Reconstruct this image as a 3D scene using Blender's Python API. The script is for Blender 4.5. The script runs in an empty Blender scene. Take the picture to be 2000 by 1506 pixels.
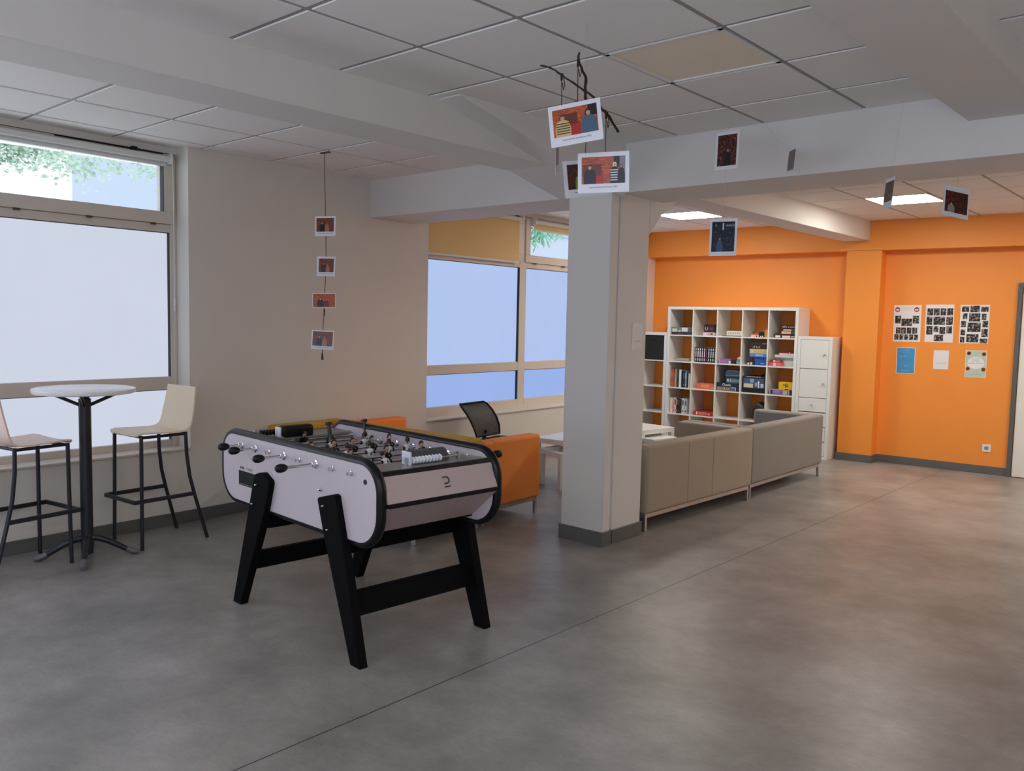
import bpy, bmesh, math, random
from math import sin, cos, pi, radians, sqrt, atan2
from mathutils import Matrix, Vector
random.seed(7)
SC = bpy.context.scene
COL = SC.collection

# ------------------------------------------------------------------ camera, sky, exposure
def lin(r, g, b):
    f = lambda c: (c/12.92 if c <= .04045 else ((c+.055)/1.055)**2.4)
    return (f(r/255), f(g/255), f(b/255))
YAW, PITCH, ROLL, FPX = -0.6742156, -0.0788602, 0.0214320, 1645.1256
fwd = Vector((sin(YAW)*cos(PITCH), cos(YAW)*cos(PITCH), sin(PITCH)))
rgt = Vector((cos(YAW), -sin(YAW), 0)); upv = rgt.cross(fwd)
r2 = rgt*cos(ROLL)+upv*sin(ROLL); u2 = -rgt*sin(ROLL)+upv*cos(ROLL)
cam = bpy.data.objects.new('camera', bpy.data.cameras.new('camera')); COL.objects.link(cam)
cam.matrix_world = Matrix(((r2.x, u2.x, -fwd.x, 5.913), (r2.y, u2.y, -fwd.y, 0), (r2.z, u2.z, -fwd.z, 1.609), (0, 0, 0, 1)))
cam.data.sensor_width = 36; cam.data.lens = FPX/2000*36; cam.data.clip_start = .05; cam.data.clip_end = 200
SC.camera = cam
W = bpy.data.worlds.new('sky'); SC.world = W; W.use_nodes = True
bg = W.node_tree.nodes['Background']; bg.inputs[0].default_value = (.80, .90, 1.0, 1); bg.inputs[1].default_value = 1.5
vs = SC.view_settings; vs.view_transform = 'Standard'; vs.look = 'None'; vs.exposure = 0.55; vs.gamma = 1; vs.use_curve_mapping = False
SC.display_settings.display_device = 'sRGB'
cy_ = SC.cycles; cy_.use_denoising = True; cy_.max_bounces = 10; cy_.diffuse_bounces = 6; cy_.glossy_bounces = 4
cy_.transparent_max_bounces = 12; cy_.sample_clamp_indirect = 6; cy_.caustics_reflective = False; cy_.caustics_refractive = False
LAMP = 25.0          # warm ceiling panels of the far room
NEARFILL = 14.5      # unseen fill panels added behind the viewer
BACKWIN = 0.8        # pane glow standing for daylight, unseen window behind the viewer
SIDEWIN = 0.685       # frosted panes in the window wall

# unseen area light added at the back wall, tilted up to brighten the ceiling
al = bpy.data.lights.new('ceiling_fill', 'AREA'); al.shape = 'RECTANGLE'; al.size = 5.2; al.size_y = 1.5; al.energy = 85; al.color = (.90, .95, 1.0); al.spread = radians(125)
ao = bpy.data.objects.new('ceiling_fill', al); COL.objects.link(ao); ao.location = (4.9, -3.17, 1.55); ao.rotation_euler = (radians(90+52), 0, 0)
# ------------------------------------------------------------------ materials
def nodes(m):
    m.use_nodes = True; return m.node_tree.nodes, m.node_tree.links
def mat(name, c, rough=.5, metal=0.0, var=.06, scale=8.0, bump=0.0, bscale=60.0, spec=.5, stretch=None, coat=0.0):
    m = bpy.data.materials.new(name); N, L = nodes(m); b = N['Principled BSDF']
    b.inputs['Roughness'].default_value = rough; b.inputs['Metallic'].default_value = metal
    b.inputs['Specular IOR Level'].default_value = spec; b.inputs['Coat Weight'].default_value = coat
    tc = N.new('ShaderNodeTexCoord'); nz = N.new('ShaderNodeTexNoise'); nz.inputs['Scale'].default_value = scale; nz.inputs['Detail'].default_value = 5
    src = tc.outputs['Object']
    if stretch:
        mp = N.new('ShaderNodeMapping'); mp.inputs['Scale'].default_value = stretch; L.new(src, mp.inputs[0]); src = mp.outputs[0]
    L.new(src, nz.inputs['Vector'])
    mx = N.new('ShaderNodeMix'); mx.data_type = 'RGBA'
    mx.inputs['A'].default_value = (*[max(0, x*(1-var)) for x in c], 1); mx.inputs['B'].default_value = (*[min(1, x*(1+var)) for x in c], 1)
    L.new(nz.outputs['Fac'], mx.inputs['Factor']); L.new(mx.outputs['Result'], b.inputs['Base Color'])
    if bump:
        n2 = N.new('ShaderNodeTexNoise'); n2.inputs['Scale'].default_value = bscale; n2.inputs['Detail'].default_value = 3; L.new(src, n2.inputs['Vector'])
        bp = N.new('ShaderNodeBump'); bp.inputs['Strength'].default_value = bump; bp.inputs['Distance'].default_value = .004
        L.new(n2.outputs['Fac'], bp.inputs['Height']); L.new(bp.outputs[0], b.inputs['Normal'])
    return m
def emis(name, c, s, var=.0, scale=2.0, stretch=None):
    m = bpy.data.materials.new(name); N, L = nodes(m); N.remove(N['Principled BSDF'])
    e = N.new('ShaderNodeEmission'); e.inputs[1].default_value = s; e.inputs[0].default_value = (*c, 1)
    if var:
        tc = N.new('ShaderNodeTexCoord'); nz = N.new('ShaderNodeTexNoise'); nz.inputs['Scale'].default_value = scale; nz.inputs['Detail'].default_value = 4
        L.new(tc.outputs['Object'], nz.inputs['Vector'])
        mx = N.new('ShaderNodeMix'); mx.data_type = 'RGBA'; mx.inputs['A'].default_value = (*[x*(1-var) for x in c], 1); mx.inputs['B'].default_value = (*[x*(1+var) for x in c], 1)
        L.new(nz.outputs['Fac'], mx.inputs['Factor']); L.new(mx.outputs['Result'], e.inputs[0])
    L.new(e.outputs[0], N['Material Output'].inputs[0]); return m
def frosted(name, c, s):
    """frosted film, its daylight put in as emission, with a slight gloss"""
    m = emis(name, c, s, .035, 2.5); N, L = nodes(m)
    e = [n for n in N if n.type == 'EMISSION'][0]; g = N.new('ShaderNodeBsdfGlossy'); g.inputs['Roughness'].default_value = .35
    g.inputs[0].default_value = (.04, .04, .04, 1); a = N.new('ShaderNodeAddShader')
    L.new(e.outputs[0], a.inputs[0]); L.new(g.outputs[0], a.inputs[1]); L.new(a.outputs[0], N['Material Output'].inputs[0]); return m
def glass(name):
    m = bpy.data.materials.new(name); N, L = nodes(m); N.remove(N['Principled BSDF'])
    t = N.new('ShaderNodeBsdfTransparent'); t.inputs[0].default_value = (.95, .97, .97, 1); g = N.new('ShaderNodeBsdfGlossy'); g.inputs['Roughness'].default_value = .02
    mx = N.new('ShaderNodeMixShader'); mx.inputs[0].default_value = .05
    L.new(t.outputs[0], mx.inputs[1]); L.new(g.outputs[0], mx.inputs[2]); L.new(mx.outputs[0], N['Material Output'].inputs[0]); return m
def floor_mat():
    m = bpy.data.materials.new('vinyl_floor'); N, L = nodes(m); b = N['Principled BSDF']
    tc = N.new('ShaderNodeTexCoord'); mp = N.new('ShaderNodeMapping'); mp.inputs['Rotation'].default_value = (0, 0, CA); L.new(tc.outputs['Object'], mp.inputs[0])
    def noise(s, d=6, r=.6, st=None):
        n = N.new('ShaderNodeTexNoise'); n.inputs['Scale'].default_value = s; n.inputs['Detail'].default_value = d; n.inputs['Roughness'].default_value = r; 
        src = mp.outputs[0]
        if st:
            q = N.new('ShaderNodeMapping'); q.inputs['Scale'].default_value = st; L.new(src, q.inputs[0]); src = q.outputs[0]
        L.new(src, n.inputs['Vector']); return n.outputs['Fac']
    def ramp(src, p0, c0, p1, c1):
        r = N.new('ShaderNodeValToRGB'); r.color_ramp.elements[0].position = p0; r.color_ramp.elements[0].color = (*c0, 1)
        r.color_ramp.elements[1].position = p1; r.color_ramp.elements[1].color = (*c1, 1); L.new(src, r.inputs[0]); return r.outputs[0]
    def mix(f, a, bb, mode='MIX'):
        x = N.new('ShaderNodeMix'); x.data_type = 'RGBA'; x.blend_type = mode
        if isinstance(f, float): x.inputs['Factor'].default_value = f
        else: L.new(f, x.inputs['Factor'])
        L.new(a, x.inputs['A']); L.new(bb, x.inputs['B']); return x.outputs['Result']
    c = ramp(noise(1.6, 8, .65), .30, lin(120, 117, 114), .72, lin(164, 161, 157))
    c2 = ramp(noise(26, 5, .7, (1, 2.2, 1)), .3, (.78, .78, .78), .7, (1.12, 1.12, 1.12)); c = mix(.55, c, c2, 'MULTIPLY')
    c3 = ramp(noise(5, 6, .6), .35, (.82, .82, .83), .66, (1.1, 1.09, 1.07)); c = mix(.6, c, c3, 'MULTIPLY')
    sx = N.new('ShaderNodeSeparateXYZ'); L.new(mp.outputs[0], sx.inputs[0])
    d = N.new('ShaderNodeMath'); d.operation = 'SUBTRACT'; d.inputs[1].default_value = 3.30; L.new(sx.outputs[0], d.inputs[0])
    pm = N.new('ShaderNodeMath'); pm.operation = 'PINGPONG'; pm.inputs[1].default_value = 2.0; L.new(d.outputs[0], pm.inputs[0])
    lt = N.new('ShaderNodeMath'); lt.operation = 'LESS_THAN'; lt.inputs[1].default_value = .003; L.new(pm.outputs[0], lt.inputs[0])
    blk = N.new('ShaderNodeRGB'); blk.outputs[0].default_value = (.03, .028, .027, 1); c = mix(lt.outputs[0], c, blk.outputs[0])
    L.new(c, b.inputs['Base Color'])
    rr = N.new('ShaderNodeMapRange'); rr.inputs['To Min'].default_value = .345; rr.inputs['To Max'].default_value = .40; L.new(noise(3), rr.inputs[0]); L.new(rr.outputs[0], b.inputs['Roughness'])
    bp = N.new('ShaderNodeBump'); bp.inputs['Strength'].default_value = .05; bp.inputs['Distance'].default_value = .002; L.new(noise(90, 3), bp.inputs['Height']); L.new(bp.outputs[0], b.inputs['Normal'])
    b.inputs['Specular IOR Level'].default_value = .42
    return m
def brick_mat(name, c1, c2, mort, scale=40):
    m = bpy.data.materials.new(name); N, L = nodes(m); b = N['Principled BSDF']; b.inputs['Roughness'].default_value = .3
    tc = N.new('ShaderNodeTexCoord'); br = N.new('ShaderNodeTexBrick'); br.inputs['Scale'].default_value = scale
    br.inputs['Color1'].default_value = (*c1, 1); br.inputs['Color2'].default_value = (*c2, 1); br.inputs['Mortar'].default_value = (*mort, 1)
    L.new(tc.outputs['Object'], br.inputs['Vector']); L.new(br.outputs['Color'], b.inputs['Base Color']); return m
def speckle_mat(name, c1, c2, scale=60, lo=.45, hi=.6, rough=.5):
    m = bpy.data.materials.new(name); N, L = nodes(m); b = N['Principled BSDF']; b.inputs['Roughness'].default_value = rough
    tc = N.new('ShaderNodeTexCoord'); nz = N.new('ShaderNodeTexNoise'); nz.inputs['Scale'].default_value = scale; nz.inputs['Detail'].default_value = 4; L.new(tc.outputs['Object'], nz.inputs['Vector'])
    r = N.new('ShaderNodeValToRGB'); r.color_ramp.elements[0].position = lo; r.color_ramp.elements[0].color = (*c1, 1); r.color_ramp.elements[1].position = hi; r.color_ramp.elements[1].color = (*c2, 1)
    L.new(nz.outputs['Fac'], r.inputs[0]); L.new(r.outputs[0], b.inputs['Base Color']); return m
def mesh_fabric(name):
    """open woven net: fine holes between black threads"""
    m = bpy.data.materials.new(name); N, L = nodes(m); b = N['Principled BSDF']; b.inputs['Base Color'].default_value = (.012, .012, .014, 1); b.inputs['Roughness'].default_value = .6
    tc = N.new('ShaderNodeTexCoord'); ch = N.new('ShaderNodeTexVoronoi'); ch.inputs['Scale'].default_value = 260; L.new(tc.outputs['Object'], ch.inputs['Vector'])
    lt = N.new('ShaderNodeMath'); lt.operation = 'LESS_THAN'; lt.inputs[1].default_value = .19; L.new(ch.outputs['Distance'], lt.inputs[0])
    t = N.new('ShaderNodeBsdfTransparent'); mx = N.new('ShaderNodeMixShader'); L.new(lt.outputs[0], mx.inputs[0]); L.new(b.outputs[0], mx.inputs[1]); L.new(t.outputs[0], mx.inputs[2])
    L.new(mx.outputs[0], N['Material Output'].inputs[0]); return m

CA = 0.051195        # beams and ceiling grid stand 2.9 degrees off the window wall
def cw(x, y, z=0.0):  # ceiling coordinates -> world
    return Vector((x*cos(CA)+y*sin(CA), -x*sin(CA)+y*cos(CA), z))
MC = Matrix.Rotation(-CA, 4, 'Z')

PAINT = (.74, .715, .66)
M = dict(
 wall=mat('wall_paint', PAINT, .65, var=.03, scale=3, bump=.15, bscale=220),
 beam=mat('beam_paint', (.73, .71, .69), .62, var=.02, scale=3, bump=.1, bscale=200),
 orange=mat('orange_paint', lin(243, 150, 58), .5, var=.03, scale=4, bump=.15, bscale=200),
 tile=mat('ceiling_tile', (.86, .84, .83), .85, var=.05, scale=240, bump=.35, bscale=420),
 skirt=mat('grey_skirting', lin(98, 98, 96), .45, var=.05),
 pvc=mat('window_pvc', (.70, .63, .55), .35, var=.02),
 gasket=mat('rubber_gasket', (.012, .013, .016), .6),
 hinge=mat('bronze_hinge', (.10, .08, .06), .4, .6),
 white=mat('white_lacquer', (.78, .79, .765), .28, var=.02),
 whitem=mat('white_foil', (.78, .77, .72), .45, var=.02),
 blackp=mat('black_plastic', (.006, .006, .0075), .42, spec=.3, var=.2),
 blackw=mat('black_wood', (.0022, .0022, .0028), .75, spec=.12, var=.25, scale=20, bump=.15, bscale=150),
 edging=mat('black_edging', (.004, .0045, .0065), .32, spec=.3, var=.15),
 steel=mat('brushed_steel', (.66, .66, .67), .38, 1.0, var=.08, scale=40),
 chrome=mat('chrome', (.75, .76, .78), .08, 1.0, var=.02),
 darkmetal=mat('dark_grey_metal', (.035, .037, .045), .32, .5, var=.1),
 greyfoot=mat('grey_foot', (.16, .16, .17), .4, .3),
 pine=mat('washed_wood', (.63, .56, .59), .42, var=.07, scale=14, stretch=(2, 2, 26), bump=.05, bscale=80),
 pineend=mat('washed_wood_end', (.50, .405, .40), .45, var=.09, scale=14, stretch=(2, 2, 26)),
 field=mat('grey_playfield', (.12, .13, .145), .25, var=.08),
 deck=mat('metal_deck', (.34, .33, .32), .38, .5, var=.08, scale=20),
 cover=mat('grey_goal_cover', (.10, .105, .115), .3, .4, var=.1),
 bead=mat('white_bead', (.80, .83, .92), .3, var=.02),
 skin=mat('figure_skin', (.52, .32, .23), .4), hair=mat('figure_hair', (.012, .010, .010), .35),
 shirtw=mat('white_shirt', (.78, .79, .82), .35), shirtb=mat('black_shirt', (.011, .010, .012), .35), navy=mat('navy_print', (.01, .015, .06), .4),
 beech=mat('cream_ply', (.90, .76, .57), .38, var=.04, scale=6, stretch=(1, 8, 1)),
 beechred=mat('pale_ply', (.88, .68, .58), .38, var=.04, scale=6, stretch=(1, 8, 1)),
 toplam=mat('white_laminate', (.90, .88, .88), .16, var=.02),
 greige=mat('beige_grey_fabric', lin(164, 152, 136), .8, var=.07, scale=60, bump=.25, bscale=500),
 grey=mat('grey_fabric', lin(138, 134, 130), .8, var=.07, scale=60, bump=.25, bscale=500),
 orangef=mat('orange_fabric', lin(250, 148, 66), .75, var=.06, scale=60, bump=.2, bscale=500),
 mustard=mat('mustard_fabric', lin(206, 160, 60), .75, var=.06, scale=60, bump=.2, bscale=500),
 net=mesh_fabric('chair_net'),
 blind=mat('ochre_blind', lin(232, 200, 140), .7, var=.02, scale=30, bump=.1, bscale=500),
 paper=mat('paper', (.80, .79, .80), .55, var=.02), print_=mat('print_white', (.78, .79, .86), .4, var=.02),
 ink=mat('ink', (.03, .03, .04), .6), inkgrey=mat('grey_ink', (.25, .25, .27), .6),
 twig=mat('twig_bark', (.035, .022, .016), .8, var=.4, scale=60, bump=.6, bscale=120),
 string=mat('dark_wool', (.045, .018, .015), .9), thread=mat('pale_thread', (.5, .48, .45), .7), cordm=mat('brown_cord', (.07, .06, .045), .8),
 lampoff=mat('unlit_diffuser', (.86, .77, .62), .45, var=.03, scale=3),
 lampon=emis('lit_diffuser', (1.0, .94, .83), LAMP), fillnear=emis('fill_diffuser_near', (1.0, .97, .96), NEARFILL),
 frame=mat('door_frame_grey', lin(92, 92, 90), .45, var=.04), door=mat('door_leaf', (.80, .77, .71), .4, var=.02),
 glass=glass('clear_glass'),
 leaf=mat('leaf_green', (.46, .56, .45), .5, var=.3, scale=1.2), conifer=mat('conifer_green', (.16, .42, .26), .6, var=.4, scale=2), bark=mat('bark', (.10, .08, .06), .8, var=.3),
 facade=mat('pale_facade', (.40, .425, .50), .7, var=.03), ledge=mat('facade_ledge', (.30, .33, .40), .7),
)
M['floor'] = floor_mat()
M['pane1'] = frosted('frosted_pane_near', (.60, .645, .765), SIDEWIN)
M['pane2'] = frosted('frosted_pane_far', (.42, .54, .85), SIDEWIN)
M['pane3'] = frosted('frosted_pane_far_low', (.31, .44, .81), SIDEWIN)
M['panebright'] = frosted('frosted_pane_boosted', (.62, .66, .77), 2.4)  # extra glow for the unseen bays, added to brighten the near floor
M['backpane'] = frosted('frosted_pane_behind', (.42, .77, 1.55), BACKWIN)
_cc = {}
def solid(r, g, b, rough=.45):
    k = (r, g, b, rough)
    if k not in _cc: _cc[k] = mat('tint_%02x%02x%02x' % (r, g, b), lin(r, g, b), rough, var=.05, scale=20)
    return _cc[k]

# ------------------------------------------------------------------ mesh helpers
class MB:
    def __init__(s): s.v = []; s.f = []; s.mi = []; s.X = Matrix.Identity(4)
    def add(s, vs, fs, m=0):
        o = len(s.v); s.v += [tuple(s.X @ Vector(p)) for p in vs]; s.f += [tuple(i+o for i in f) for f in fs]; s.mi += [m]*len(fs); return s
    def box(s, x0, x1, y0, y1, z0, z1, m=0):
        return s.add([(x0, y0, z0), (x1, y0, z0), (x1, y1, z0), (x0, y1, z0), (x0, y0, z1), (x1, y0, z1), (x1, y1, z1), (x0, y1, z1)],
                     [(0, 3, 2, 1), (4, 5, 6, 7), (0, 1, 5, 4), (1, 2, 6, 5), (2, 3, 7, 6), (3, 0, 4, 7)], m)
    def cb(s, x, y, z, sx, sy, sz, m=0): return s.box(x-sx/2, x+sx/2, y-sy/2, y+sy/2, z-sz/2, z+sz/2, m)
    def prism(s, pts, ax, a, b, m=0):
        """pts: polygon in the two other axes (in x,y,z order), drawn out along ax from a to b"""
        n = len(pts)
        def P(p, t): return {'x': (t, p[0], p[1]), 'y': (p[0], t, p[1]), 'z': (p[0], p[1], t)}[ax]
        vs = [P(p, a) for p in pts]+[P(p, b) for p in pts]
        return s.add(vs, [tuple(range(n)), tuple(range(2*n-1, n-1, -1))]+[(i, i+n, (i+1) % n+n, (i+1) % n) for i in range(n)], m)
    def rings(s, rs, caps=True, closed=False, m=0):
        n = len(rs[0]); vs = [p for r in rs for p in r]; fs = []; k = len(rs)
        for j in range(k if closed else k-1):
            a = j*n; b = ((j+1) % k)*n
            for i in range(n): fs.append((a+i, a+(i+1) % n, b+(i+1) % n, b+i))
        if caps and not closed: fs += [tuple(range(n-1, -1, -1)), tuple(range((k-1)*n, k*n))]
        return s.add(vs, fs, m)
    def tube(s, pts, r, n=8, closed=False, m=0, flat=1.0):
        pts = [Vector(p) for p in pts]; rs = []; k = len(pts); up0 = None
        for i, p in enumerate(pts):
            a = pts[(i-1) % k] if (closed or i) else p; b = pts[(i+1) % k] if (closed or i < k-1) else p
            t = (b-a).normalized()
            if up0 is None: up0 = Vector((0, 0, 1)) if abs(t.z) < .9 else Vector((1, 0, 0))
            sd = t.cross(up0)
            if sd.length < 1e-4: sd = t.cross(Vector((0, 1, 0)))
            sd.normalize(); u = sd.cross(t).normalized(); up0 = u
            rr = r[i] if isinstance(r, (list, tuple)) else r
            rs.append([tuple(p+sd*cos(2*pi*q/n)*rr+u*sin(2*pi*q/n)*rr*flat) for q in range(n)])
        return s.rings(rs, True, closed, m)
    def cyl(s, p0, p1, r0, r1=None, n=14, m=0): return s.tube([p0, p1], [r0, r0 if r1 is None else r1], n, m=m)
    def lathe(s, prof, n=20, m=0, o=(0, 0, 0), ax='z'):
        rs = []
        for r, z in prof:
            ring = []
            for q in range(n):
                c, d = r*cos(2*pi*q/n), r*sin(2*pi*q/n)
                ring.append({'z': (o[0]+c, o[1]+d, o[2]+z), 'y': (o[0]+d, o[1]+z, o[2]+c), 'x': (o[0]+z, o[1]+c, o[2]+d)}[ax])
            rs.append(ring)
        return s.rings(rs, True, False, m)
    def build(s, name, mats, parent=None, smooth=False, bevel=0, seg=2, loc=None, rotz=0, mtx=None, weld=False):
        me = bpy.data.meshes.new(name); me.from_pydata(s.v, [], s.f)
        if not isinstance(mats, (list, tuple)): mats = [mats]
        for q in mats: me.materials.append(M[q] if isinstance(q, str) else q)
        me.polygons.foreach_set('material_index', s.mi)
        bm = bmesh.new(); bm.from_mesh(me)
        if weld: bmesh.ops.remove_doubles(bm, verts=bm.verts, dist=1e-5)
        bmesh.ops.recalc_face_normals(bm, faces=bm.faces); bm.to_mesh(me); bm.free()
        if smooth:
            me.polygons.foreach_set('use_smooth', [True]*len(me.polygons)); me.set_sharp_from_angle(angle=radians(38))
        o = bpy.data.objects.new(name, me); COL.objects.link(o)
        if parent: o.parent = parent
        if mtx is not None: o.matrix_local = mtx
        if loc: o.location = loc
        if rotz: o.rotation_euler = (0, 0, rotz)
        if bevel:
            b = o.modifiers.new('bevel', 'BEVEL'); b.width = bevel; b.segments = seg; b.limit_method = 'ANGLE'; b.angle_limit = radians(40); b.harden_normals = False
            if seg > 1:
                me.polygons.foreach_set('use_smooth', [True]*len(me.polygons)); me.set_sharp_from_angle(angle=radians(60))
        return o
def tag(o, label, cat, group=None, kind=None):
    o['label'] = label; o['category'] = cat
    if group: o['group'] = group
    if kind: o['kind'] = kind
    return o
def struct(o, label=None):
    o['kind'] = 'structure'
    if label: o['label'] = label
    return o
def thing(name, label, cat, loc=(0, 0, 0), rotz=0, group=None):
    o = bpy.data.objects.new(name, None); COL.objects.link(o); o.location = loc; o.rotation_euler = (0, 0, rotz); o.empty_display_size = .1
    return tag(o, label, cat, group)
def sempty(name, label=None):
    o = bpy.data.objects.new(name, None); COL.objects.link(o); return struct(o, label)
def dup(root, loc, rotz, label, group=None):
    r = root.copy(); COL.objects.link(r); r.location = loc; r.rotation_euler = (0, 0, rotz); r['label'] = label
    if group: r['group'] = group
    for ch in list(root.children):
        c = ch.copy(); COL.objects.link(c); c.parent = r
        for g in list(ch.children):
            d = g.copy(); COL.objects.link(d); d.parent = c
    return r
def text(name, body, size, m, parent, mtx, align='CENTER', bold=0.0, squeeze=1.0):
    cu = bpy.data.curves.new(name, 'FONT'); cu.body = body; cu.size = size; cu.align_x = align; cu.align_y = 'CENTER'; cu.extrude = .0003; cu.offset = bold; cu.resolution_u = 3
    o = bpy.data.objects.new(name, cu); COL.objects.link(o); bpy.context.view_layer.update()
    me = bpy.data.meshes.new_from_object(o.evaluated_get(bpy.context.evaluated_depsgraph_get())); bpy.data.objects.remove(o); bpy.data.curves.remove(cu)
    me.name = name; me.materials.clear(); me.materials.append(M[m] if isinstance(m, str) else m)
    if squeeze != 1.0: me.transform(Matrix.Diagonal((squeeze, 1, 1, 1)))
    o = bpy.data.objects.new(name, me); COL.objects.link(o)
    if parent: o.parent = parent
    o.matrix_local = mtx; return o
def scribble(parent, m, mtx, w, h, words, seed=1):
    """a line of writing too small to read: uneven pen strokes grouped in words"""
    rnd = random.Random(seed); b = MB(); t = max(h*.13, .0006); x = -w/2; tot = sum(words)+.7*(len(words)-1); cw_ = w/tot
    for q in words:
        for k in range(q):
            hh = h*rnd.choice((.6, .6, .62, 1.0, .9)); y0 = -h*.35; kind = rnd.randrange(4); xe = x+cw_*.68
            b.box(x, x+t, y0, y0+hh, 0, .0003)
            if kind in (0, 1): b.box(x+t, xe, y0+hh-t, y0+hh, 0, .0003)
            if kind in (1, 2): b.box(x+t, xe, y0, y0+t, 0, .0003)
            if kind in (0, 3): b.box(xe-t, xe, y0+t*1.01, y0+hh-t*1.01, 0, .0003)
            x += cw_
        x += .7*cw_
    return b.build('lettering', m, parent, mtx=mtx)
def face_mtx(origin, right, up):
    r = Vector(right).normalized(); u = Vector(up); u = (u-r*u.dot(r)).normalized(); n = r.cross(u)
    return Matrix(((r.x, u.x, n.x, origin[0]), (r.y, u.y, n.y, origin[1]), (r.z, u.z, n.z, origin[2]), (0, 0, 0, 1)))
def rrect(x0, x1, y0, y1, r, n=8):
    """rounded rectangle; r may be four radii (ll, lr, ur, ul)"""
    if not isinstance(r, (list, tuple)): r = [r]*4
    out = []
    for (cx, cy, a0, q) in ((x0+r[0], y0+r[0], pi, r[0]), (x1-r[1], y0+r[1], 1.5*pi, r[1]), (x1-r[2], y1-r[2], 0, r[2]), (x0+r[3], y1-r[3], .5*pi, r[3])):
        for i in range(n+1): out.append((cx+q*cos(a0+i*pi/2/n), cy+q*sin(a0+i*pi/2/n)))
    return out

# ------------------------------------------------------------------ room shell
CEIL = 2.84; YB = -3.2; XR = 8.2; YO = 10.565; YC = 10.36
f = MB().add([(-.02, YB, 0), (XR, YB, 0), (XR, YO, 0), (-.02, YO, 0)], [(0, 1, 2, 3)]).build('floor', 'floor'); struct(f, 'grey brown mottled vinyl floor with a thin seam')
# window wall (x = 0), two openings up to the ceiling
W1A, W1B, W2A, W2B, ZS = -1.62, 3.465, 6.03, 9.93, .57
w = MB()
w.box(-.36, 0, YB, W1A, 0, 2.95).box(-.36, 0, W1B, W2A, 0, 2.95).box(-.36, 0, W2B, YO+.3, 0, 2.95)
w.box(-.36, 0, W1A, W1B, 0, ZS-.012).box(-.36, 0, W2A, W2B, 0, ZS-.012).box(-.36, -.17, W1A, W1B, 2.795, 2.95).box(-.36, -.17, W2A, W2B, 2.795, 2.95)
struct(w.build('wall_left', 'wall'), 'greige painted wall with two long windows')
# far orange wall: recess plane with columns and a belt above
w = MB()
w.box(0, XR, YO, YO+.25, 0, 2.95).box(0, XR, YC, YO, 2.497, 2.95).box(2.685, 3.08, YC, YO, 0, 2.5).box(7.2, 7.6, YC, YO, 0, 2.5)
struct(w.build('wall_far', 'orange'), 'orange painted end wall with recessed bays')
struct(MB().box(XR, XR+.2, YB, YO, 0, 2.95).build('wall_right', 'wall'))
# wall behind the viewer with a long window
w = MB(); w.box(-.36, 2.2, YB-.25, YB, 0, 2.95).box(7.6, XR+.2, YB-.25, YB, 0, 2.95).box(2.2, 7.6, YB-.25, YB, 0, .8).box(2.2, 7.6, YB-.25, YB, 2.4, 2.95)
struct(w.build('wall_back', 'wall'))
# skirting boards
def skirt(name, segs):
    b = MB()
    for x0, x1, y0, y1 in segs: b.box(x0, x1, y0, y1, 0, .09)
    return struct(b.build(name, 'skirt', bevel=.002, seg=1))
skirt('baseboard_left', [(0, .012, YB, YO)])
skirt('baseboard_far', [(0, 2.685, YO-.012, YO), (2.673, 3.092, YC-.012, YC), (3.08, 3.092, YC, YO), (3.08, 4.45, YO-.012, YO)])
# ceiling: suspended tiles, each with a sunken rim where the grid shows
def ceiling(name, xs, ys, skip=()):
    vs = []; fs = []; mi = []
    e, d = .0135, .005
    for i in range(len(xs)-1):
        for j in range(len(ys)-1):
            if (i, j) in skip: continue
            x0, x1, y0, y1 = xs[i], xs[i+1], ys[j], ys[j+1]; o = len(vs)
            for (a, b, c, dd, z) in ((x0, x1, y0, y1, d), (x0+e, x1-e, y0+e, y1-e, d), (x0+e+.003, x1-e-.003, y0+e+.003, y1-e-.003, 0)):
                for (px, py) in ((a, c), (b, c), (b, dd), (a, dd)): vs.append(tuple(cw(px, py, CEIL+z)))
            for r in (0, 4):
                for q in range(4): fs.append((o+r+q, o+r+(q+1) % 4, o+r+4+(q+1) % 4, o+r+4+q)); mi.append(1 if r == 0 else 0)
            fs.append((o+8, o+9, o+10, o+11)); mi.append(0)
    b = MB(); b.v = vs; b.f = fs; b.mi = mi
    return struct(b.build(name, ['tile', mat(name+'_grid', (.34, .33, .325), .6, var=.03)], weld=True))
XS = [-1.25, -.64, -.035, .57, 1.175, 1.78, 2.32, 2.925, 3.53, 4.134, 4.739, 5.2, 5.8, 6.4, 7.0, 7.6, 8.2, 8.8]
YN = [-3.68+.604*k for k in range(0, 15)]; YN = [2.362+.604*k for k in range(-11, 6)]
YF = [5.67, 6.274, 6.878, 7.482, 8.086, 8.69, 9.294, 9.898, 10.5, 11.1, 11.4]
LAMPS = [(0, XS.index(3.53), 7+11-9, 'near')]
kN = min(range(len(YN)), key=lambda q: abs(YN[q]-3.57)); iN = XS.index(3.53)
far_cells = [(XS.index(.57), YF.index(8.69)), (XS.index(2.925), YF.index(8.69)), (XS.index(5.2), YF.index(8.69)), (XS.index(7.0), YF.index(8.69))]
kc = lambda v, A: min(range(len(A)), key=lambda q: abs(A[q]-v))
fill_cells = [(XS.index(x), kc(y, YN)) for x, y in ((2.925, -1.86), (5.2, -1.86), (5.2, .55), (7.0, -1.86), (7.0, .55))]
ceiling('ceiling', XS, YN, [(iN, kN)]+fill_cells)
ceiling('ceiling_far', XS, YF, far_cells)
struct(MB().box(-1.2, 9.5, YB-1.2, 12, 2.97, 3.05).build('ceiling_slab', 'wall'))
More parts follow.
